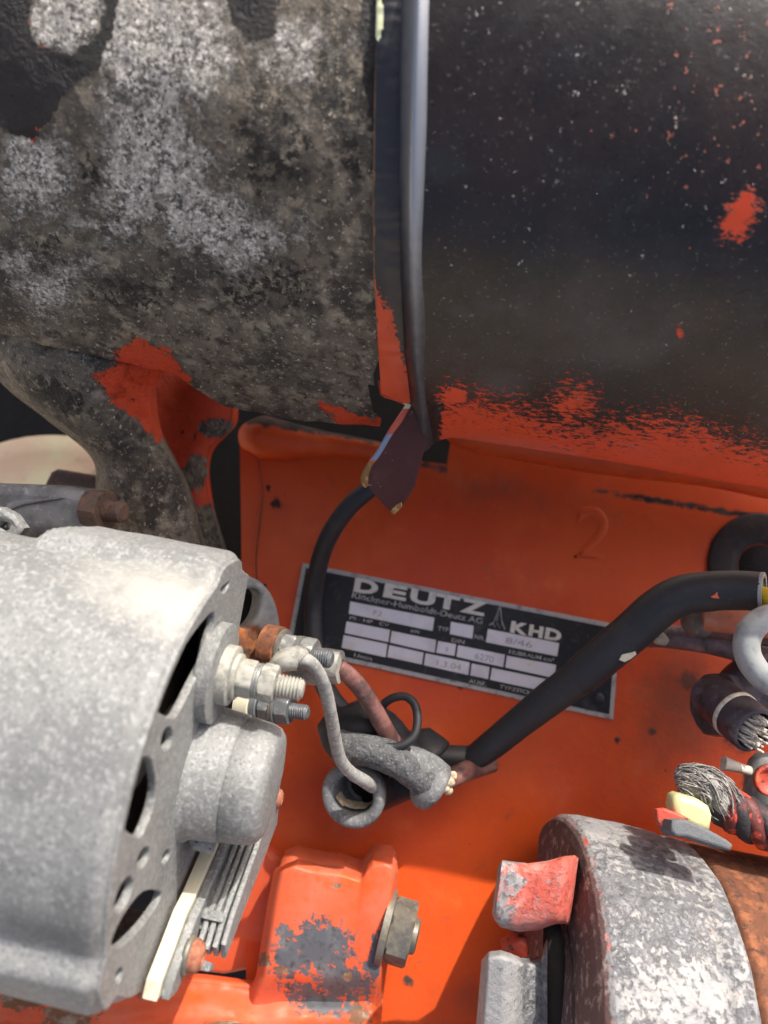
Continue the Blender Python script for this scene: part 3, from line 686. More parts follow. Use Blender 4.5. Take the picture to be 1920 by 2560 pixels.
slots = [[(530, 1530), (486, 1578), (450, 1632), (422, 1692), (392, 1763), (394, 1780), (430, 1795), (450, 1772), (484, 1704), (506, 1660), (520, 1606), (533, 1560)],
         [(344, 1894), (376, 1899), (414, 1912), (388, 1962), (380, 2019), (362, 2070), (346, 2092), (286, 2086), (296, 2033), (315, 1969), (330, 1920)],
         [(398, 2228), (357, 2229), (315, 2276), (287, 2326), (278, 2360), (300, 2366), (340, 2330), (376, 2286), (398, 2250)]]
ovals = [(560, 1458, 11, 24, 10), (416, 1846, 14, 30, 12), (357, 2143, 12, 28, 22), (413, 2141, 8, 20, 22), (308, 2235, 16, 48, 22), (293, 2443, 9, 26, 22)]
def oval(cx, cy, rx, ry, rot, n=18):
    c, s = math.cos(R_(rot)), math.sin(R_(rot)); out = []
    for k in range(n):
        t = 2 * math.pi * k / n; x, y = rx * math.cos(t), ry * math.sin(t); out.append((cx + x * c - y * s, cy + x * s + y * c))
    return out
rim = []
for k in range(120):
    thd = k * 3 if k < 60 else k * 3 - 360; r = ar(thd) - 1.6; rim.append(A(0, r * math.cos(R_(thd)), -r * math.sin(R_(thd))))
def clamp_in(q):
    d = q - A(0, 0, 0); m_ = AR - 3.4
    return A(0, 0, 0) + d * (m_ / d.length) if d.length > m_ else q
def dedupe(lp, e=.45):
    out = []
    for q in lp:
        if not out or (q - out[-1]).length > e: out.append(q)
    while (out[0] - out[-1]).length < e: out.pop()
    ok = True
    while ok:                                          # drop folded-back points
        ok = False
        for i in range(len(out)):
            a, b, c = out[i - 1], out[i], out[(i + 1) % len(out)]
            if (b - a).normalized().dot((c - b).normalized()) < -.35: out.pop(i); ok = True; break
    return out
holes = []
for q in slots: holes.append(dedupe(catmull(dedupe([clamp_in(on_face(x, y)) for x, y in q], 1.2), 3, True)))
for o_ in ovals: holes.append(dedupe([clamp_in(on_face(x, y)) for x, y in oval(*o_)]))
v1, f1 = plate([rim] + holes, A(-.9, 0, 0), AC, AZ, 2.2, .4) if AC.cross(AZ).dot(AX) > 0 else plate([rim] + holes, A(-.9, 0, 0), -AC, AZ, 2.2, .4)
mk('end_plate', v1, f1, M['cast_alloy'], alt, sharp=50)
# inside: the winding drum seen through the slots
v1, f1 = lathe(A(-60, 0, 0), AX, [(0, 42), (44, 42), (48, 38), (50, 25), (50, 5)], 60)
mk('rotor_winding', v1, f1, M['dark'], alt)
v1, f1 = lathe(A(-50, 0, 0), AX, [(0, 50), (22, 50), (26, 45), (26, 20)], 60)
mk('stator_ring', v1, f1, M['rust_brown'], alt)
# slip ring cover (stepped boss)
bo = A(0, -1, 1)
v1, f1 = lathe(bo + AX * -1, AX, [(0, 20), (2, 18.6), (3, 17.9), (11, 17.2), (11.5, 16.5), (12.1, 16.9), (18.5, 16.2), (20.6, 15.4), (21.8, 14), (22.2, 12), (22.4, 1)], 64)
mk('slip_ring_cover', v1, f1, M['cast_alloy'], alt, sharp=60)
# front terminal and its companions
def terminal(o, ax, sc, mats, seq):
    root = None
    for name, kind, t, h, r in seq:
        q = o + ax * t * sc
        if kind == 'hex': v1, f1 = hexnut(q, ax, r * sc, h * sc, random.random())
        elif kind == 'thr': v1, f1 = thread(q, ax, r * sc, h * sc, .95 * sc)
        elif kind == 'spring': v1, f1 = lathe(q, ax, [(0, r * sc * .9), (.15, r * sc), (h * sc * .45, r * sc), (h * sc * .5, r * sc * .92), (h * sc * .55, r * sc * 1.02), (h * sc - .15, r * sc * 1.02), (h * sc, r * sc * .9)], 32)
        else: v1, f1 = lathe(q, ax, [(0, r * sc * .93), (.25, r * sc), (h * sc - .3, r * sc), (h * sc, r * sc * .93)], 36)
        ob = mk(name, v1, f1, mats.get(name, mats['*']), root or alt, sharp=35)
        if root is None: root = ob
    return root
t0 = on_face(528, 1678)
terminal(t0, AX, 1.0, {'*': M['zinc_pale'], 'terminal_boss': M['cast_alloy'], 'insulator': M['zinc_pale'], 'lock_washer': M['zinc'], 'nut': M['zinc_pale']},
    [('terminal_boss', 'cyl', -1, 4.5, 13.5), ('insulator', 'cyl', 3, 3.6, 8.0), ('washer', 'cyl', 6.4, 1.6, 6.2), ('nut', 'hex', 8.0, 4.2, 5.3), ('lock_washer', 'spring', 12.2, 1.7, 4.7), ('nut', 'hex', 13.9, 4.2, 5.2), ('stud_thread', 'thr', 18, 7.5, 3.1)])
RAX = (P(845, 1655, 252) - P(700, 1625, 258)).normalized()
rt = P(690, 1620, 258)
terminal(rt, RAX, .86, {'*': M['zinc_dark'], 'terminal_boss': M['rust'], 'rusty_washer': M['ochre_bolt'], 'lock_washer': M['zinc_dark'], 'nut': M['zinc']},
    [('terminal_boss', 'cyl', -5, 7, 8.6), ('rusty_washer', 'cyl', 2, 1.7, 8.0), ('nut', 'hex', 3.6, 5.2, 7.0), ('lock_washer', 'spring', 8.8, 2.4, 6.5), ('nut', 'hex', 11.2, 5.4, 6.8), ('stud_thread', 'thr', 16.4, 7.2, 3.6)])
LAX = (P(815, 1790, 256) - P(660, 1770, 262)).normalized()
lt = P(632, 1764, 262)
terminal(lt, LAX, .84, {'*': M['zinc_dark'], 'terminal_boss': M['cream']},
    [('terminal_boss', 'cyl', -6, 6.5, 7), ('washer', 'cyl', .5, 3.0, 6.2), ('nut', 'hex', 4, 4.6, 5.9), ('lock_washer', 'spring', 8.8, 2.2, 6.1), ('nut', 'hex', 11.2, 5.4, 5.9), ('stud_thread', 'thr', 16.6, 7.4, 3.1)])
# rear mounting ear with its hole, rust running down
ear = [(560, 1432), (610, 1436), (650, 1452), (680, 1485), (697, 1530), (704, 1590), (700, 1640), (660, 1665), (620, 1660), (590, 1620), (570, 1540), (545, 1480)]
hole = [(590, 1500), (612, 1476), (640, 1474), (652, 1492), (646, 1530), (628, 1562), (606, 1570), (590, 1545)]
EN = V(.55, -1, .15)
ec = P(625, 1540, 262)
en = EN.normalized(); eu = V(0, 0, 1).cross(en).normalized(); ev = en.cross(eu)
lp = [catmull([on_plane(x, y, ec, en) for x, y in q], 4, True) for q in (ear, hole)]
v1, f1 = plate(lp, ec - en * 5, eu, ev, 10, 1.5, 3)
mk('mounting_ear', v1, f1, M['rusty_alloy'], alt, sharp=60, wear_light=[(cl(.15 + .8 * sstep(1530, 1600, proj(p)[1]) * sstep(706, 680, proj(p)[0])), 0, 0) for p in v1])
v1, f1 = px_plate([(575, 1460), (665, 1460), (665, 1590), (575, 1590)], 276, 2, .3)
mk('ear_backing', v1, f1, M['dark'], alt)  # dark plate behind the ear hole, shade put into its colour
# regulator: insulator plate, body, fins, screws (lying on the end plate, lower far side)
def FB(b, c, a=0.0): return A(a, b, c)
# plate axes: long direction runs from low-near to high-far
q0 = on_face(352, 2462, 1.0); q1 = on_face(492, 2135, 1.0)
LD = (q1 - q0); LD = (LD - AX * LD.dot(AX)).normalized(); SD = AX.cross(LD)
if SD.y < 0: SD = -SD
LEN = (q1 - q0).length
def RG(l, s, a): return q0 + LD * l + SD * s + AX * a
def face_plate(lp, a, th, bev):
    k = 1 if SD.cross(LD).dot(AX) > 0 else -1
    return plate([[p + AX * a for p in lp]], lp[0] + AX * (a + th / 2), SD * k, LD, th, bev)
ins_out = [RG(-1, 4, 0), RG(2, .5, 0), RG(10, -.5, 0), RG(19, -2.0, 0), RG(25, -.5, 0), RG(38, 0, 0), RG(70, 3, 0), RG(70, 20, 0), RG(20, 12, 0), RG(6, 9, 0)]
v1, f1 = face_plate(ins_out, .5, 4.0, .4)
mk('insulator_plate', v1, f1, M['cream'], alt, sharp=40)
body_out = [RG(.5, 5, 0), RG(3, 2, 0), RG(10, .8, 0), RG(19, -.6, 0), RG(26, 1, 0), RG(40, 2, 0), RG(72, 3, 0), RG(72, 24, 0), RG(20, 14, 0), RG(5, 10, 0)]
v1, f1 = face_plate(body_out, 4.6, 2.6, .6)
reg = mk('regulator_body', v1, f1, M['cast_alloy'], alt, sharp=40)
core_out = [RG(21, 7.0, 0), RG(26, 5.6, 0), RG(70, 5.6, 0), RG(70, 24, 0), RG(22, 16, 0)]
v1, f1 = face_plate(core_out, 7.0, 8.4, .5); mk('regulator_core', v1, f1, M['cast_alloy'], reg, sharp=40)
for k in range(4):
    fo = []
    for t in range(23):
        l = 15 + k * .8 + (71 - 15 - k) * t / 22
        fo.append(RG(l, 4.6 - .5 * k + .45 * fbm((l * .4, k * 3.3, 0), 1) + .9 * max(0, 1 - t / 3.0) * 3, 0))
    fo += [RG(72 - .4 * (k % 2) * 2, 12, 0), RG(71, 23, 0), RG(18, 13, 0)]
    v1, f1 = face_plate(fo, 8.0 + k * 2.15, 1.6, .5)
    mk('cooling_fin', v1, f1, M['cast_alloy'], reg, sharp=50)
for l0, l1, s0 in ((11.5, 13.2, 9), (22, 24, 3.5)):
    v1, f1 = face_plate([RG(l0, s0, 0), RG(l1, s0 - 1.5, 0), RG(l1 + 3, 14, 0), RG(l0 + 3, 14, 0)], 7.1, 6.5, .5)
    mk('gusset', v1, f1, M['cast_alloy'], reg, sharp=40)
def screw(o, ax, r, h):
    return lathe(o, ax, [(0, r), (h * .35, r), (h * .8, r * .82), (h, r * .5), (h * .8, r * .35), (h * .75, .05)], 28)
sp = RG(12.5, 5.2, 7.2)
v1, f1 = lathe(sp, AX, [(-.5, 5.2), (.8, 5.0), (1.2, 4.4)], 28)
mk('screw_washer', v1, f1, M['ochre_bolt'], reg)
v1, f1 = screw(sp + AX * 1.0, AX, 4.3, 3.4)
mk('rusty_screw', v1, f1, M['rust_orange'], reg, sharp=50)
v1, f1 = screw(RG(69.5, 8.5, 13.2), AX, 3.6, 4.2)
mk('rusty_screw', v1, f1, M['rust_orange'], reg, sharp=50)
v1, f1 = px_plate([(468, 2072), (500, 2088), (548, 2098), (540, 2132), (528, 2142), (484, 2132), (474, 2110)], 210, 14, 2.2, V(.45, -1, .1))
mk('brush_holder_lug', v1, f1, M['cast_alloy'], alt, sharp=60)

# arm with rusty nut, far left behind the alternator
arm = thing('adjuster_arm', 'grey alloy adjuster arm with a rusty nut and bolt end, above the alternator', 'bracket', P(110, 1260, 270))
v1, f1 = px_plate([(-120, 1200), (0, 1207), (150, 1212), (222, 1228), (238, 1250), (240, 1300), (228, 1345), (0, 1345), (-120, 1340)], 262, 22, 4)
mk('arm_bar', v1, f1, M['dull_alloy'], arm, sharp=60)
v1, f1 = px_plate([(15, 1258), (60, 1250), (160, 1244), (60, 1262), (22, 1275), (14, 1330), (8, 1330)], 261, 1.5, .5)
mk('arm_rib', v1, f1, M['dull_alloy'], arm)
BX = (P(325, 1283, 262) - P(215, 1270, 268)).normalized()
v1, f1 = hexnut(P(226, 1272, 266), BX, 7.4, 7, .4)
nt_ = mk('rusty_nut', v1, f1, M['rust_brown'], arm, sharp=35)
v1, f1 = thread(P(226, 1272, 266) + BX * 6.6, BX, 3.7, 7.5, 1.0)
mk('bolt_thread', v1, f1, M['rust_brown'], arm, sharp=30)
v1, f1 = px_plate([(-60, 1262), (0, 1268), (32, 1285), (58, 1320), (40, 1345), (-60, 1400)], 236, 6, 1.5, None, [[(-8, 1318), (2, 1304), (18, 1308), (20, 1322), (8, 1328)]])
ob_ = thing('belt_guard_ear', 'small pale alloy ear with a hole at the left edge', 'lug', P(0, 1310, 236))
mk('ear_plate', v1, f1, M['cast_alloy'], ob_, sharp=50)

pul = thing('belt_pulley', 'blurred pale ochre pulley disc behind the cowling leg', 'pulley', P(110, 1250, 390))
v1, f1 = lathe(P(130, 1420, 390), V(.25, -1, .35), [(-14, 70), (0, 72), (3, 70), (5, 60), (6, 30), (10, 28), (10, 5)], 64)
mk('disc', v1, f1, M['ochre'], pul)
v1, f1 = px_plate([(108, 1215), (125, 1180), (140, 1172), (262, 1192), (270, 1225)], 330, 10, 2)
bel = thing('rubber_tensioner', 'dark brown wedge behind the grey arm, in front of the ochre pulley', 'tensioner', P(180, 1200, 330))
mk('wedge', v1, f1, M['rust_brown'], bel)

# ================================================================== BRACKET AND BOLT
brk = thing('alternator_bracket', 'orange steel bracket with grey worn patch, bolted below the rubber boots', 'bracket', P(800, 2350, 285))
def brk_wear(px, py, p):
    g = max(ell(px, py, 800, 2370, 120, 100), ell(px, py, 720, 2390, 70, 90) * .9, ell(px, py, 850, 2450, 120, 70, 20), ell(px, py, 935, 2400, 26, 110, 10), ell(px, py, 800, 2500, 140, 60, 20) * .9, ell(px, py, 705, 2330, 26, 40) * .8)
    r = max(ell(px, py, 870, 2440, 24, 24), ell(px, py, 660, 2400, 36, 40), ell(px, py, 700, 2425, 40, 20), ell(px, py, 900, 2540, 60, 60), ell(px, py, 845, 2215, 30, 14), ell(px, py, 560, 2560, 110, 20), ell(px, py, 380, 2480, 90, 40), ell(px, py, 60, 2480, 90, 60) + .3, ell(px, py, 170, 2540, 120, 60) + .1, ell(px, py, 890, 2510, 20, 14))
    return (cl(g * .8 + .22), cl(r * .9), 0)
LUG_L = [(2150, 700), (2180, 684), (2260, 668), (2400, 646), (2440, 640), (2480, 620), (2640, 560)]
def lug_top(px):
    return interp(px, [(640, 2215), (680, 2185), (700, 2160), (735, 2145), (780, 2158), (850, 2166), (870, 2172), (905, 2184), (915, 2160), (930, 2142), (960, 2138), (988, 2150), (1000, 2175)])
def lug_fn(u, v):
    yb = 2520
    xl0, xr0 = 690, 992
    px = xl0 + (xr0 - xl0) * u
    yt = lug_top(px)
    y = yt + (yb - yt) * v
    xl = interp(y, LUG_L); xr = interp(y, [(2138, 990), (2180, 996), (2300, 980), (2470, 958), (2600, 940)])
    px = xl + (xr - xl) * u
    d = 284 + 10 * max(0, (.08 - u) / .08) ** 2 - 5 * math.sin(v * math.pi * .6) + 4 * sstep(.75, 1, v) + 9 * max(0, (u - .95) / .05) ** 2
    d += 8 * max(0, (.07 - v) / .07) ** 2
    return P(px, y, d)
v1, f1, w1 = grid(lug_fn, 70, 80, brk_wear)
lug = mk('lug', v1, f1, M['orange_bracket'], brk, wear_light=w1)
v1, f1 = px_plate([(703, 2165), (735, 2150), (780, 2163), (850, 2172), (903, 2190), (932, 2147), (980, 2152), (994, 2178), (984, 2300), (957, 2500), (670, 2500), (655, 2420), (676, 2260), (690, 2190)], 290, 14, .8)
mk('lug_core', v1, f1, M['orange_bracket'], brk, wear_light=[(.2, .35, 0)] * len(v1))
def base_fn(u, v):
    xl, xr = -260, 962 - 40 * v
    px = xl + (xr - xl) * u
    yt = interp(px, [(-260, 2380), (0, 2440), (300, 2470), (470, 2432), (520, 2436), (640, 2452), (700, 2440), (960, 2440)])
    y = yt + (2950 - yt) * v
    d = 289 - 26 * sstep(.02, .35, v) + 5 * math.exp(-((v - .22) / .05) ** 2) - 10 * sstep(.3, 1, v)
    d += (10 if px < 650 else 2) * max(0, (.02 - v) / .02) + 12 * max(0, (u - .97) / .03) ** 2 + .5 * fbm((px * .03, y * .03, 0), 1)
    return P(px, y, d)
v1, f1, w1 = grid(base_fn, 140, 70, brk_wear)
mk('foot', v1, f1, M['orange_bracket'], brk, wear_light=w1)
v1, f1 = px_plate([(505, 2090), (590, 2100), (648, 2115), (700, 2150), (690, 2240), (660, 2420), (560, 2440), (480, 2430), (480, 2250)], 306, 10, 2)
mk('rear_lug', v1, f1, M['orange_bracket'], brk, wear_light=[(.1, .3 if proj(p)[1] > 2330 else .1, 0) for p in v1])
BAX = V(1, -.14, -.05).normalized()
bo2 = P(966, 2318, 288)
bolt = thing('hex_bolt', 'ochre grey hex bolt head with washer on the right side of the orange bracket', 'bolt', bo2)
v1, f1 = lathe(bo2 + BAX * -1.5, BAX, [(0, 13), (.2, 13.4), (2.6, 13.4), (2.8, 12.6)], 40)
mk('washer', v1, f1, M['ochre_bolt'], bolt, sharp=35)
v1, f1 = hexnut(bo2 + BAX * 1.4, BAX, 11.8, 8.5, .25, None, .08)
mk('head', v1, f1, M['ochre_bolt'], bolt, sharp=30)
v1, f1 = lathe(bo2 + BAX * 9.8, BAX, [(0, 6.4), (1.8, 6.2), (2.4, 5.2), (2.5, 1)], 30)
mk('bolt_end', v1, f1, M['ochre_bolt'], bolt, sharp=35)

# ================================================================== STARTER MOTOR (right)
SX = V(1, .0, 0).normalized(); SO = P(1366, 2560, 262); SR_ = 68.0
st = thing('starter_motor', 'starter motor housing with flaking white coating and a rusty ring, lower right', 'starter motor', SO)
def S(a, b, c): return SO + SX * a + V(0, 0, 1) * b + V(0, 1, 0) * c
def st_fn(u, v):
    th = R_(-40 + 200 * v)
    prof = [(-4, 44), (-3.9, 52), (-3.6, 58), (-3.2, 62), (-2.2, 65), (0, 67.2), (3.5, 68), (20, 67.6), (31, 67), (33.2, 65.9), (35.2, 66.7), (40, 66.5), (41.5, 65.4), (43, 61)]
    k = u * (len(prof) - 1); i = min(int(k), len(prof) - 2); t = k - i
    a = prof[i][0] * (1 - t) + prof[i + 1][0] * t; r = prof[i][1] * (1 - t) + prof[i + 1][1] * t
    p = S(a, r * math.cos(th), -r * math.sin(th))
    return p + (p - S(a, 0, 0)).normalized() * (.5 * fbm(p, .09, 3))
def st_wear(px, py, p):
    a = (p - SO).dot(SX)
    g = cl(.42 + .12 * cl(ell(px, py, 1640, 2330, 230, 200) * 2) + .06 * cl(ell(px, py, 1560, 2200, 150, 120) * 2) - .22 * cl(ell(px, py, 1700, 2480, 170, 120) * 2) - .2 * sstep(2140, 2070, py) + .10 * fbm(p, .05))
    r = cl(.32 * ell(px, py, 1580, 2090, 160, 50, 10) + .1) 
    r = max(r, .30 if abs(a - 33) < 3 else 0)
    e = cl(sstep(.5, -2.6, a)) * .9
    if e > .1: r = max(r, .42)
    return (g * (1 - e), r, e)
v1, f1, w1 = grid(st_fn, 117, 200, st_wear)
mk('drum', v1, f1, M['peel'], st, wear_light=w1)
v1, f1 = lathe(S(-3.5, 0, 0), SX, [(0, 46), (-.5, 20), (-.6, 2)], 60)
mk('drum_end', v1, f1, M['peel'], st, wear_light=[(0, .5, .8)] * len(v1))
v1, f1 = lathe(S(41.5, 0, 0), SX, [(0, 62), (1, 65), (2.5, 66), (60, 66), (61, 60)], 96)
mk('rusty_ring', v1, f1, M['rust'], st, sharp=40)
# flange ear reaching left
EAR = [(18, 1434, 2146, 2316), (8, 1424, 2138, 2310), (2, 1398, 2140, 2310), (3, 1355, 2152, 2326), (4, 1310, 2158, 2330), (2, 1262, 2153, 2318), (0, 1244, 2150, 2300), (4, 1236, 2165, 2285)]
def ear_fn(u, v):
    k = u * (len(EAR) - 1); i = min(int(k), len(EAR) - 2); t = k - i
    q = [EAR[i][j] * (1 - t) + EAR[i + 1][j] * t for j in range(4)]
    th = 2 * math.pi * v
    cx, sy = math.cos(th), math.sin(th)
    f = lambda c: math.copysign(abs(c) ** .45, c)
    y = (q[2] + q[3]) / 2 - f(cx) * (q[3] - q[2]) / 2
    px = q[1] + (y - 2240) * -.13
    return P(px, y, 238 + q[0] - f(sy) * 13)
def ear_wear(px, py, p):
    k = sstep(1300, 1420, px)
    return (.34, cl(.40 + .22 * sstep(1260, 1330, px) + .15 * k), cl(.2 * k))
v1, f1, w1 = grid(ear_fn, 42, 48, ear_wear)
n0 = 49; last = 42
c0 = len(v1); v1.append(sum((v1[j * 43 + 42] for j in range(48)), Vector()) / 48); w1.append((.3, .3, 0))
f1 += [(c0, j * 43 + 42, (j + 1) * 43 + 42) for j in range(48)]
mk('flange_ear', v1, f1, M['peel'], st, wear_light=w1)
# fork housing below the ear: pale rounded cheek with a saddle
CHK = thing('pinion_cheek', 'pale grey rounded cheek casting with a saddle, beneath the starter ear', 'casting', P(1270, 2480, 232))
def chk_fn(u, v):
    y = 2372 + 420 * v; 
    pts = [(0, 1206 - 40 * v, 252), (.12, 1204 - 34 * v, 236), (.25, 1222 - 30 * v, 229), (.45, 1262 - 20 * v, 228), (.56, 1292 - 14 * v, 230), (.68, 1320 - 8 * v, 236), (.84, 1348, 238), (1, 1368, 234)]
    px = float(np.interp(u, [p[0] for p in pts], [p[1] for p in pts])); d = float(np.interp(u, [p[0] for p in pts], [p[2] for p in pts]))
    top = interp(u, [(0, 2440), (.12, 2400), (.25, 2378), (.4, 2375), (.5, 2382), (.6, 2394), (.75, 2396), (.88, 2385), (.95, 2360), (1, 2345)])
    y = top + (2800 - top) * v
    d += 9 * max(0, (.05 - v) / .05) ** 2 
    return P(px, y, d)
v1, f1, w1 = grid(chk_fn, 50, 70, lambda px, py, p: (cl(.12 + .4 * sstep(1285, 1320, px)), cl(.24 * ell(px, py, 1230, 2460, 60, 110) + .1), 0))
mk('cheek', v1, f1, M['peel'], CHK, wear_light=w1)
v1, f1 = px_plate([(1262, 2378), (1290, 2358), (1300, 2352), (1318, 2352), (1324, 2390), (1300, 2420), (1262, 2420)], 243, 8, 1.5)
mk('inner_tooth', v1, f1, M['red_flake'], CHK)
v1, f1 = tube([P(1378, 2300, 250), P(1384, 2360, 247), P(1388, 2450, 243), P(1392, 2700, 236)], [2.5, 3.4, 3.2, 3.2], 14, 5)
mk('side_gasket', v1, f1, M['dark'], CHK)  # dark strip added to read as the shaded gap beside the drum

# ================================================================== CABLES, BOOTS, HOSES
def cable(name, label, cat, pts, r, m, n=14, wob=0.0, part='insulation', hollow=0.0, group=None):
    t = thing(name, label, cat, pts[0], group)
    v1, f1 = tube(pts, r, n, 8, True, wob, hollow)
    mk(part, v1, f1, M[m], t, sharp=50)
    return t
t1 = cable('black_cable', 'thin black cable hanging from the bent tab, across the nameplate edge', 'cable', [P(960, 1175, 300), P(925, 1220, 298), P(870, 1270, 300), P(820, 1345, 306), P(793, 1430, 314), P(783, 1520, 318), P(785, 1620, 312), P(800, 1690, 304), P(840, 1760, 300), P(900, 1815, 296), P(950, 1850, 294)], [3.6, 3.6, 3.7, 3.8, 3.8, 3.8, 3.8, 3.8, 3.8], 'rubber')
w = thing('grey_lead', 'thin dusty grey lead from the front terminal down into the rubber boot ring', 'wire', P(700, 1650, 232))
gl = [P(738, 1648, 229), P(765, 1650, 229), P(790, 1672, 231), P(812, 1720, 236), P(828, 1790, 243), P(838, 1850, 250), P(852, 1900, 256), P(878, 1932, 262), P(910, 1952, 268), P(932, 1966, 275)]
v1, f1 = tube(gl, [2.2, 2.1, 2.1, 2.1, 2.1, 2.1, 2.1, 2.3, 2.4], 14, 8, True, .05); mk('insulation', v1, f1, M['grey_wire'], w)
v1, f1 = tube([P(672, 1678, 228), P(692, 1664, 228), P(712, 1652, 228), P(742, 1646, 229), P(752, 1652, 229)], [1.6, 2.6, 3.4, 3.7, 3.2], 12, 6, True, .12); mk('crimp_lug', v1, f1, M['zinc_pale'], w, sharp=40)
lugo = thing('copper_lead', 'red brown lead with a pale crimp lug from the rusty terminal to the boots', 'wire', P(840, 1670, 262))
v1, f1 = tube([P(738, 1668, 272), P(775, 1668, 268), P(800, 1664, 266), P(852, 1668, 264)], [5.5, 6.2, 6.2, 5.6], 14, 5, True, .08); mk('crimp_lug', v1, f1, M['zinc_pale'], lugo, sharp=45)
v1, f1 = px_plate([(738, 1672), (800, 1680), (800, 1700), (738, 1692)], 266, 3, .4); mk('lug_tongue', v1, f1, M['zinc_dark'], lugo, sharp=40)
v1, f1 = tube([P(845, 1668, 265), P(880, 1695, 267), P(915, 1740, 270), P(950, 1800, 274), P(975, 1845, 278), P(1005, 1880, 284), P(1040, 1930, 292)], [3.1, 3.1, 3.2, 3.3, 3.3, 3.3], 14, 8, True, .03); mk('insulation', v1, f1, M['copper_wire'], lugo)
# rubber boots
bt = thing('rubber_boot', 'dusty grey rubber terminal boot with an open round mouth, hanging on the grey lead', 'rubber boot', P(880, 1970, 280))
bx_ = V(-.45, -1, .12).normalized(); bc = P(885, 1985, 279)
prof = [(-4, 8.2), (-3.5, 11.0), (0, 12.2), (2.2, 12.0), (3.0, 11.0), (3.0, 8.9), (1.5, 8.2), (-8, 7.6), (-14, 6.5)]
bx_ = V(-.28, -1, -.02).normalized()
v1, f1 = lathe(bc, bx_, [(-16, 7.0), (-9, 9.5), (-6, 10.6), (-2, 11.6), (1.2, 11.9), (2.6, 11.3), (3.2, 10.2), (2.8, 8.6), (1.4, 7.6), (-3, 7.2), (-12, 6.5), (-13, 1)], 48)
mk('mouth', v1, f1, M['rubber_dusty'], bt, sharp=70)
v1, f1 = lathe(bc, bx_, [(-12.5, 6.4), (-12.2, 5), (-12, .5)], 32); mk('mouth_floor', v1, f1, M['dark'], bt)
v1, f1 = tube([bc - bx_ * 9 + V(3, 0, 0), P(960, 1960, 292), P(1010, 1950, 294), P(1050, 1945, 298)], [9.5, 9.0, 7.5, 6.0], 24, 6, True); mk('sleeve', v1, f1, M['rubber'], bt)
mu = [bc + bx_ * -5 + V(-2 + 8 * random.random() , 0, -5.2 - 1.2 * random.random()) for _ in range(1)]
v1, f1, _ = grid(lambda u, v: bc + bx_ * (-7 + 6 * v) + V(math.cos(R_(200 + 140 * u)) * 7.0, 0, math.sin(R_(200 + 140 * u)) * (6.9 - 1.8 * math.sin(u * 3.14) * (1 - .3 * v))) + V(0, 0, .5 * fbm((u * 6, v * 4, 0), 1)), 20, 10)
mk('mud_crust', v1, f1, M['mud'], bt)
b2 = thing('cracked_rubber_boot', 'long cracked grey rubber boot lying behind the open mouth boot, flared at its right end', 'rubber boot', P(1000, 1900, 285))
v1, f1 = tube([P(850, 1868, 278), P(890, 1872, 275), P(930, 1878, 273), P(975, 1893, 272), P(1010, 1915, 272), P(1045, 1943, 273), P(1075, 1962, 274)], [6.2, 5.6, 5.6, 5.8, 5.2, 5.0, 7.6], 28, 8, True, .10); mk('sleeve', v1, f1, M['rubber_cracked'], b2, sharp=70)
v1, f1 = tube([P(1010, 1900, 276), P(1040, 1915, 276), P(1075, 1935, 277), P(1098, 1952, 278)], [5.5, 6.5, 6.8, 6.2], 22, 6, True, .05); mk('split_half', v1, f1, M['rubber_dusty'], b2)
fl_ax = (P(1095, 1965, 276) - P(1045, 1930, 274)).normalized()
v1, f1 = lathe(P(1068, 1956, 275), fl_ax, [(-3, 6), (-1, 8.4), (1.2, 9.2), (3, 8.8), (3.6, 7), (3.0, 3)], 30); mk('flared_end', v1, f1, M['rubber_dusty'], b2)
b3 = thing('black_rubber_boot', 'black rubber boot in shade behind the cracked boot, torn open at the top', 'rubber boot', P(900, 1830, 290))
v1, f1 = tube([P(830, 1850, 290), P(870, 1830, 288), P(915, 1815, 287), P(960, 1835, 289), P(1010, 1880, 291), P(1060, 1920, 292)], [8.5, 10.0, 9.5, 8.0, 7.0, 6.0], 20, 6, True, .12); mk('sleeve', v1, f1, M['rubber'], b3, sharp=60)
v1, f1 = px_plate([(880, 1800), (905, 1786), (918, 1790), (928, 1782), (940, 1795), (945, 1850), (880, 1860)], 281, 1.6, .4); mk('torn_flap', v1, f1, M['rubber'], b3)
b4 = thing('black_rubber_cup', 'small black rubber cup on the thin black lead, left of the hose end', 'rubber cup', P(1060, 1880, 294))
v1, f1 = lathe(P(1052, 1874, 296), V(.75, -.2, -.6), [(-6, 5), (-4, 8), (3, 10), (5, 10.2), (6, 9), (5, 5), (4, 1)], 30); mk('cup', v1, f1, M['rubber'], b4)
v1, f1 = tube([P(1060, 1885, 296), P(1110, 1890, 298), P(1160, 1892, 300), P(1190, 1890, 300)], [4.6, 4.3, 4.3, 4.3], 14, 6); mk('lead', v1, f1, M['rubber'], b4)
lo = [P(950, 1778, 280), P(962, 1758, 279), P(985, 1744, 278), P(1015, 1742, 277), P(1037, 1762, 275), P(1044, 1800, 273), P(1036, 1838, 271), P(1012, 1860, 270), P(985, 1868, 270), P(965, 1866, 270)]
cable('black_wire_loop', 'thin black wire bent into a loop above the cracked boot', 'wire', lo, 1.55, 'rubber', 10)
mudt = thing('mud_clod', 'crumb of pale dried mud at the flared boot end', 'mud', P(1115, 1955, 278))
bmp = []
for k in range(9):
    c = P(1112 + random.uniform(-16, 22), 1955 + random.uniform(-18, 22), 279 + random.uniform(-2, 2)); r = random.uniform(1.2, 2.6)
    vv, ff = lathe(c - V(0, 0, r), V(0, 0, 1), [(0, .2 * r), (.4 * r, .8 * r), (r, r), (1.6 * r, .8 * r), (2 * r, .2 * r)], 10, lambda th, q: q * (1 + .25 * math.sin(3 * th + k))); bmp.append((vv, ff))
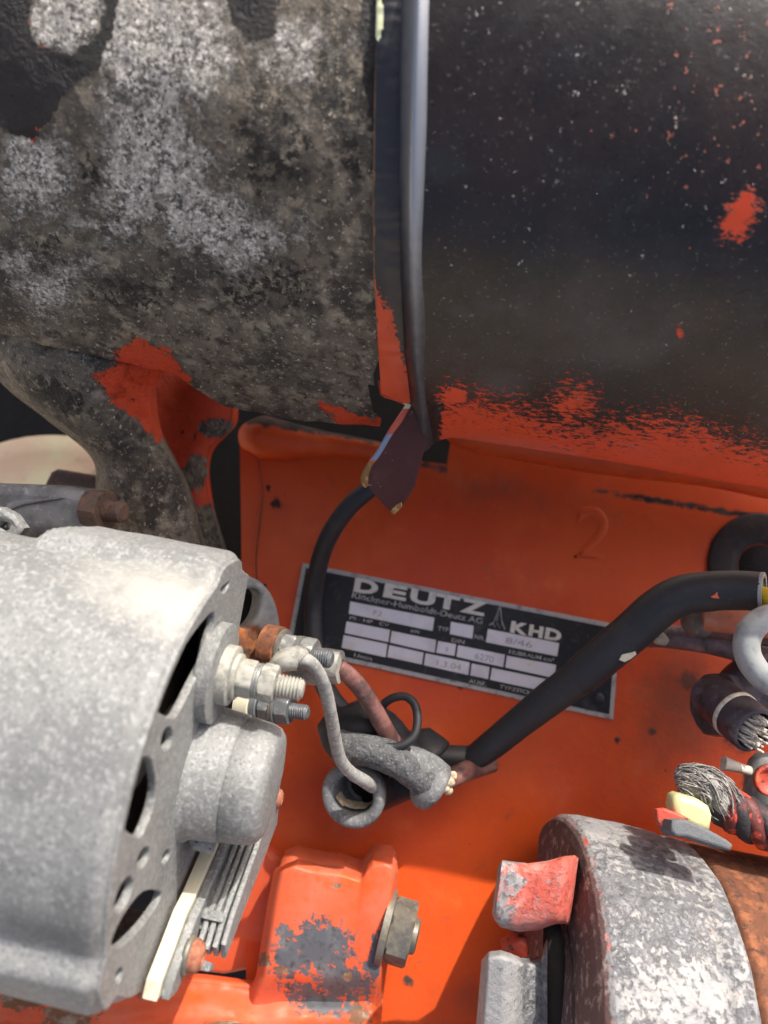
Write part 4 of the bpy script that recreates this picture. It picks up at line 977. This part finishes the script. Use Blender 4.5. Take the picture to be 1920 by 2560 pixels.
v1, f1 = join(bmp); mk('crumbs', v1, f1, M['mud'], mudt, kind='stuff')
cable('pink_lead', 'short faded pink lead emerging under the lower hose end', 'wire', [P(1118, 1952, 284), P(1150, 1935, 290), P(1185, 1920, 298), P(1230, 1905, 302)], [3.2, 3.8, 4, 4], 'copper_wire')

hs = thing('black_hose', 'thick black cable conduit sweeping diagonally across the nameplate to the right edge', 'hose', P(1500, 1650, 300))
hp = [P(1178, 1900, 299), P(1230, 1862, 297), P(1300, 1805, 294), P(1380, 1742, 290), P(1450, 1690, 286), P(1520, 1630, 282), P(1585, 1575, 278), P(1640, 1525, 274), P(1700, 1490, 270), P(1780, 1478, 266), P(1850, 1476, 262), P(1908, 1480, 258)]
v1, f1 = tube(hp[:6], [4.7, 5.5, 5.8, 6.4, 6.7, 6.9], 24, 8, True, .02); mk('lower_sleeve', v1, f1, M['rubber'], hs, sharp=60)
v1, f1 = tube(hp[4:], [7.1, 7.3, 7.3, 7.2, 7.0, 6.9, 6.7, 6.6], 28, 8, True, .015, hollow=14); mk('upper_sleeve', v1, f1, M['rubber'], hs, sharp=60)
v1, f1 = lathe(hp[-1], (hp[-1] - hp[-2]).normalized(), [(-.8, 6.65), (.25, 6.7), (.4, 6.3), (.3, 5.3), (-1, 5.2)], 28); mk('cut_rim', v1, f1, M['white_paint'], hs, sharp=60)
# paint fleck lying on the hose: a thin raised chip
def chip(cx, cy, d, pts, m, nm):
    v1, f1 = px_plate([(cx + a, cy + b) for a, b in pts], d, .8, .25); mk(nm, v1, f1, M[m], hs)
chip(1790, 1485, 259.0, [(-12, 6), (-2, 2), (4, -8), (10, 2), (16, -2), (14, -16), (20, -16), (22, 8), (8, 12), (-10, 10)], 'orange_bracket', 'paint_chip')
chip(1562, 1642, 273.5, [(-14, 8), (-6, -6), (10, -10), (26, -14), (30, -6), (16, 6), (0, 14)], 'cream', 'paint_chip')
cable('yellow_wire', 'yellow insulated wire inside the cut end of the black conduit', 'wire', [P(1870, 1484, 262), P(1905, 1490, 258), P(1960, 1500, 250)], 3.2, 'yellow')
cable('red_pipe', 'worn red pipe passing beneath the upper conduit at the right edge', 'pipe', [P(1752, 1538, 284), P(1800, 1541, 283), P(1870, 1549, 281), P(2000, 1558, 276)], [5.6, 6.0, 6.2, 6.2], 'red_pipe', part='pipe')
cable('pink_pipe', 'faded pink thin pipe directly below the red pipe', 'pipe', [P(1740, 1558, 291), P(1800, 1570, 290), P(1880, 1582, 288), P(2000, 1602, 284)], [4.0, 4.2, 4.2, 4.2], 'copper_wire', part='pipe')
v1, f1 = tube([P(1722, 1530, 288), P(1745, 1548, 288), P(1778, 1560, 288)], [4, 7.5, 4.5], 14, 6, True, .15)
cg = thing('dried_grease_collar', 'crusty ochre collar at the end of the red pipe', 'collar', P(1750, 1545, 288)); mk('crust', v1, f1, M['ochre_bolt'], cg)
cable('brown_tube', 'dark brown thin tube running right from the hose to the edge, lowest of the pipes', 'pipe', [P(1600, 1590, 300), P(1660, 1590, 300), P(1760, 1602, 298), P(1850, 1622, 296), P(1990, 1655, 292)], [4.4, 4.6, 4.8, 5, 5], 'brown_pipe', part='pipe')
v1, f1 = tube([P(1636, 1600, 292), P(1655, 1596, 292), P(1664, 1590, 292)], [1.5, 2.8, 2.0], 10, 5, True, .2)
dc = thing('paper_scrap', 'tiny pale flake stuck beneath the hose beside the brown tube', 'flake', P(1650, 1595, 292)); mk('flake', v1, f1, M['mud'], dc)
gr = [P(1990, 1545, 252), P(1940, 1540, 250), P(1895, 1556, 249), P(1870, 1590, 249), P(1868, 1632, 249), P(1888, 1672, 249), P(1925, 1705, 250), P(1990, 1730, 252)]
cable('grey_ring', 'pale grey chipped eye ring at the right edge below the conduit', 'ring', gr, [4.2] * 8, 'white_paint', 18, part='bar', wob=.03)
# fitting, cap with strands, white boss
ft = thing('hex_fitting', 'grimy purple grey hex fitting on the block beside the right edge', 'fitting', P(1790, 1750, 290))
FX = V(-1, -.45, .1).normalized()
v1, f1 = hexnut(P(1828, 1768, 294), FX, 13.0, 9, .2); hx = mk('hex_head', v1, f1, M['fitting'], ft, sharp=30)
v1, f1 = lathe(P(1828, 1768, 294) + FX * 8.9, FX, [(0, 8), (.2, 7.6), (-2, 6.5), (-2, 1)], 24); mk('bore', v1, f1, M['dark'], hx)
v1, f1 = tube([P(1830, 1765, 294), P(1880, 1720, 296), P(1960, 1690, 296)], [10, 12, 12], 24, 6); mk('neck', v1, f1, M['fitting'], ft)
cpt_ = thing('wire_end_cap', 'dark sleeve end filled with bare pale wire strands at the right edge', 'sleeve', P(1870, 1800, 262))
cc = P(1888, 1828, 262); CX = V(.30, -.92, -.26).normalized()
v1, f1 = lathe(cc - CX * 26, CX, [(0, 7), (6, 8.4), (20, 8.5), (25.4, 8.4), (26, 8.0), (26, 6.9), (24, 6.6), (10, 6.5)], 40); mk('sleeve', v1, f1, M['fitting'], cpt_, sharp=60)
v1, f1 = lathe(cc - CX * 11, CX, [(0, 8.4), (.3, 8.8), (1.8, 8.8), (2.1, 8.4)], 40); mk('cream_band', v1, f1, M['bone'], cpt_)
cf = frame_of(CX); sts = []
for k in range(64):
    a = random.uniform(0, 6.28); r = 5.8 * math.sqrt(random.random()); q = cc - CX * 8 + (cf[1] * math.cos(a) + cf[2] * math.sin(a)) * r
    sts.append(tube([q, q + CX * 7 + V(random.uniform(-.4, .8), 0, 0), q + CX * random.uniform(8.5, 11.5) + V(random.uniform(.5, 2.5), 0, random.uniform(-.6, 1.0))], .4, 5, 3))
v1, f1 = join(sts); mk('bare_strands', v1, f1, M['bone'], cpt_, kind='stuff')
wb = thing('painted_boss', 'white painted boss with an orange red recess at the right edge', 'boss', P(1910, 1950, 250))
v1, f1 = lathe(P(1945, 2110, 268), V(-.03, .1, 1), [(0, 13), (22, 12.6), (26, 12), (29, 10), (30, 4)], 36); mk('post', v1, f1, M['white_paint'], wb, sharp=50)
v1, f1 = lathe(P(1925, 1952, 255), V(-.1, -1, .1), [(-1, 5.2), (.6, 5), (.8, 4.2), (-.6, 3.4), (-.8, .5)], 24); mk('recess', v1, f1, M['red_flake'], wb)
cable('bone_stick', 'short pale peg sticking out left of the white boss', 'peg', [P(1808, 1908, 270), P(1822, 1912, 270), P(1850, 1920, 270), P(1880, 1930, 270)], [2.6, 2.3, 1.7, 1.7], 'copper_wire' if False else 'bone', 10, part='peg')

# rope, cream block, rubber strip
rp = thing('painted_rope', 'frayed grey rope end with twisted red, black and green painted strands', 'rope', P(1800, 2020, 235))
axis_pts = [P(1705, 1962, 258), P(1760, 1972, 257), P(1810, 2010, 256), P(1860, 2042, 255), P(1920, 2070, 254), P(2000, 2095, 254)]
axp = catmull(axis_pts, 10)
for s in range(5):
    pts = []
    for i, p in enumerate(axp):
        if i < 12: continue
        t = (axp[min(i + 1, len(axp) - 1)] - axp[i - 1]).normalized(); a, u, w_ = frame_of(t)
        ang = i * .20 + s * 2 * math.pi / 5
        pts.append(p + (u * math.cos(ang) + w_ * math.sin(ang)) * 4.1)
    v1, f1 = tube(pts, [2.8] + [3.2] * 8, 12, 2, True, .18); mk('strand', v1, f1, M['strand_red' if s % 2 else 'strand_black'], rp)
cv, cf_ = tube([P(1700, 1970, 258), P(1725, 1966, 257), P(1765, 1974, 256), P(1805, 2005, 255), P(1840, 2045, 254)], [2.0, 5.0, 6.6, 5.8, 3.2], 26, 8, True, .22)
mk('frayed_core', [p + V(fbm(p, .6), fbm(p + V(9, 0, 0), .6), fbm(p, .9)) * .7 for p in cv], cf_, M['fray'], rp)
fr = []
spine = catmull([P(1690, 1966, 258), P(1725, 1964, 257), P(1765, 1974, 256), P(1805, 2005, 255), P(1842, 2050, 254)], 8)
for k in range(760):
    a = random.uniform(0, 6.28); i0 = int(random.triangular(0, 22, 2)); ln = random.randint(5, 12); pts = []
    ra = random.uniform(.75, 1.12); tw = random.uniform(-.02, .14); jt = random.uniform(-.7, .9)
    for i in range(i0, min(i0 + ln, len(spine)), 2):
        f = i / (len(spine) - 1); rad = float(np.interp(f, [0, .15, .5, .8, 1], [3.4, 5.4, 7.0, 6.2, 3.8])) * ra
        t = (spine[min(i + 1, len(spine) - 1)] - spine[max(i - 1, 0)]).normalized(); _, u_, w_ = frame_of(t)
        aa = a + tw * (i - i0) + random.uniform(-.05, .05)
        pts.append(spine[i] + (u_ * math.cos(aa) + w_ * math.sin(aa)) * (rad + jt + random.uniform(-.22, .22)))
    if len(pts) >= 2: fr.append(tube(pts, random.uniform(.10, .26), 4, 2))
v1, f1 = join(fr); mk('frayed_fibres', v1, f1, M['fray'], rp, kind='stuff')
cb = thing('cream_plastic_block', 'yellowed cream plastic block between rope end and grey rubber strip', 'block', P(1735, 2040, 238))
v1, f1 = px_plate([(1686, 1992), (1700, 1986), (1750, 2000), (1776, 2018), (1784, 2040), (1778, 2078), (1740, 2075), (1690, 2050), (1682, 2020)], 243, 10, 2.2, V(-.1, -1, .2)); mk('block', v1, f1, M['cream_yellow'], cb)
rs = thing('grey_rubber_strip', 'cracked grey rubber strip with red flakes lying on top of the starter drum', 'rubber strip', P(1740, 2090, 228))
v1, f1 = px_plate([(1682, 2050), (1715, 2048), (1770, 2072), (1820, 2100), (1834, 2112), (1828, 2128), (1775, 2112), (1720, 2094), (1690, 2092), (1678, 2078)], 234, 9, 1.0, V(.05, -1, .35)); mk('strip', v1, f1, M['grey_rubber'], rs, sharp=50)
v1, f1 = px_plate([(1640, 2022), (1662, 2020), (1700, 2034), (1726, 2048), (1690, 2052), (1680, 2078), (1650, 2068), (1642, 2056)], 240, 6, .8, V(-.3, -1, .3)); mk('red_flake', v1, f1, M['red_flake'], rs, sharp=50)
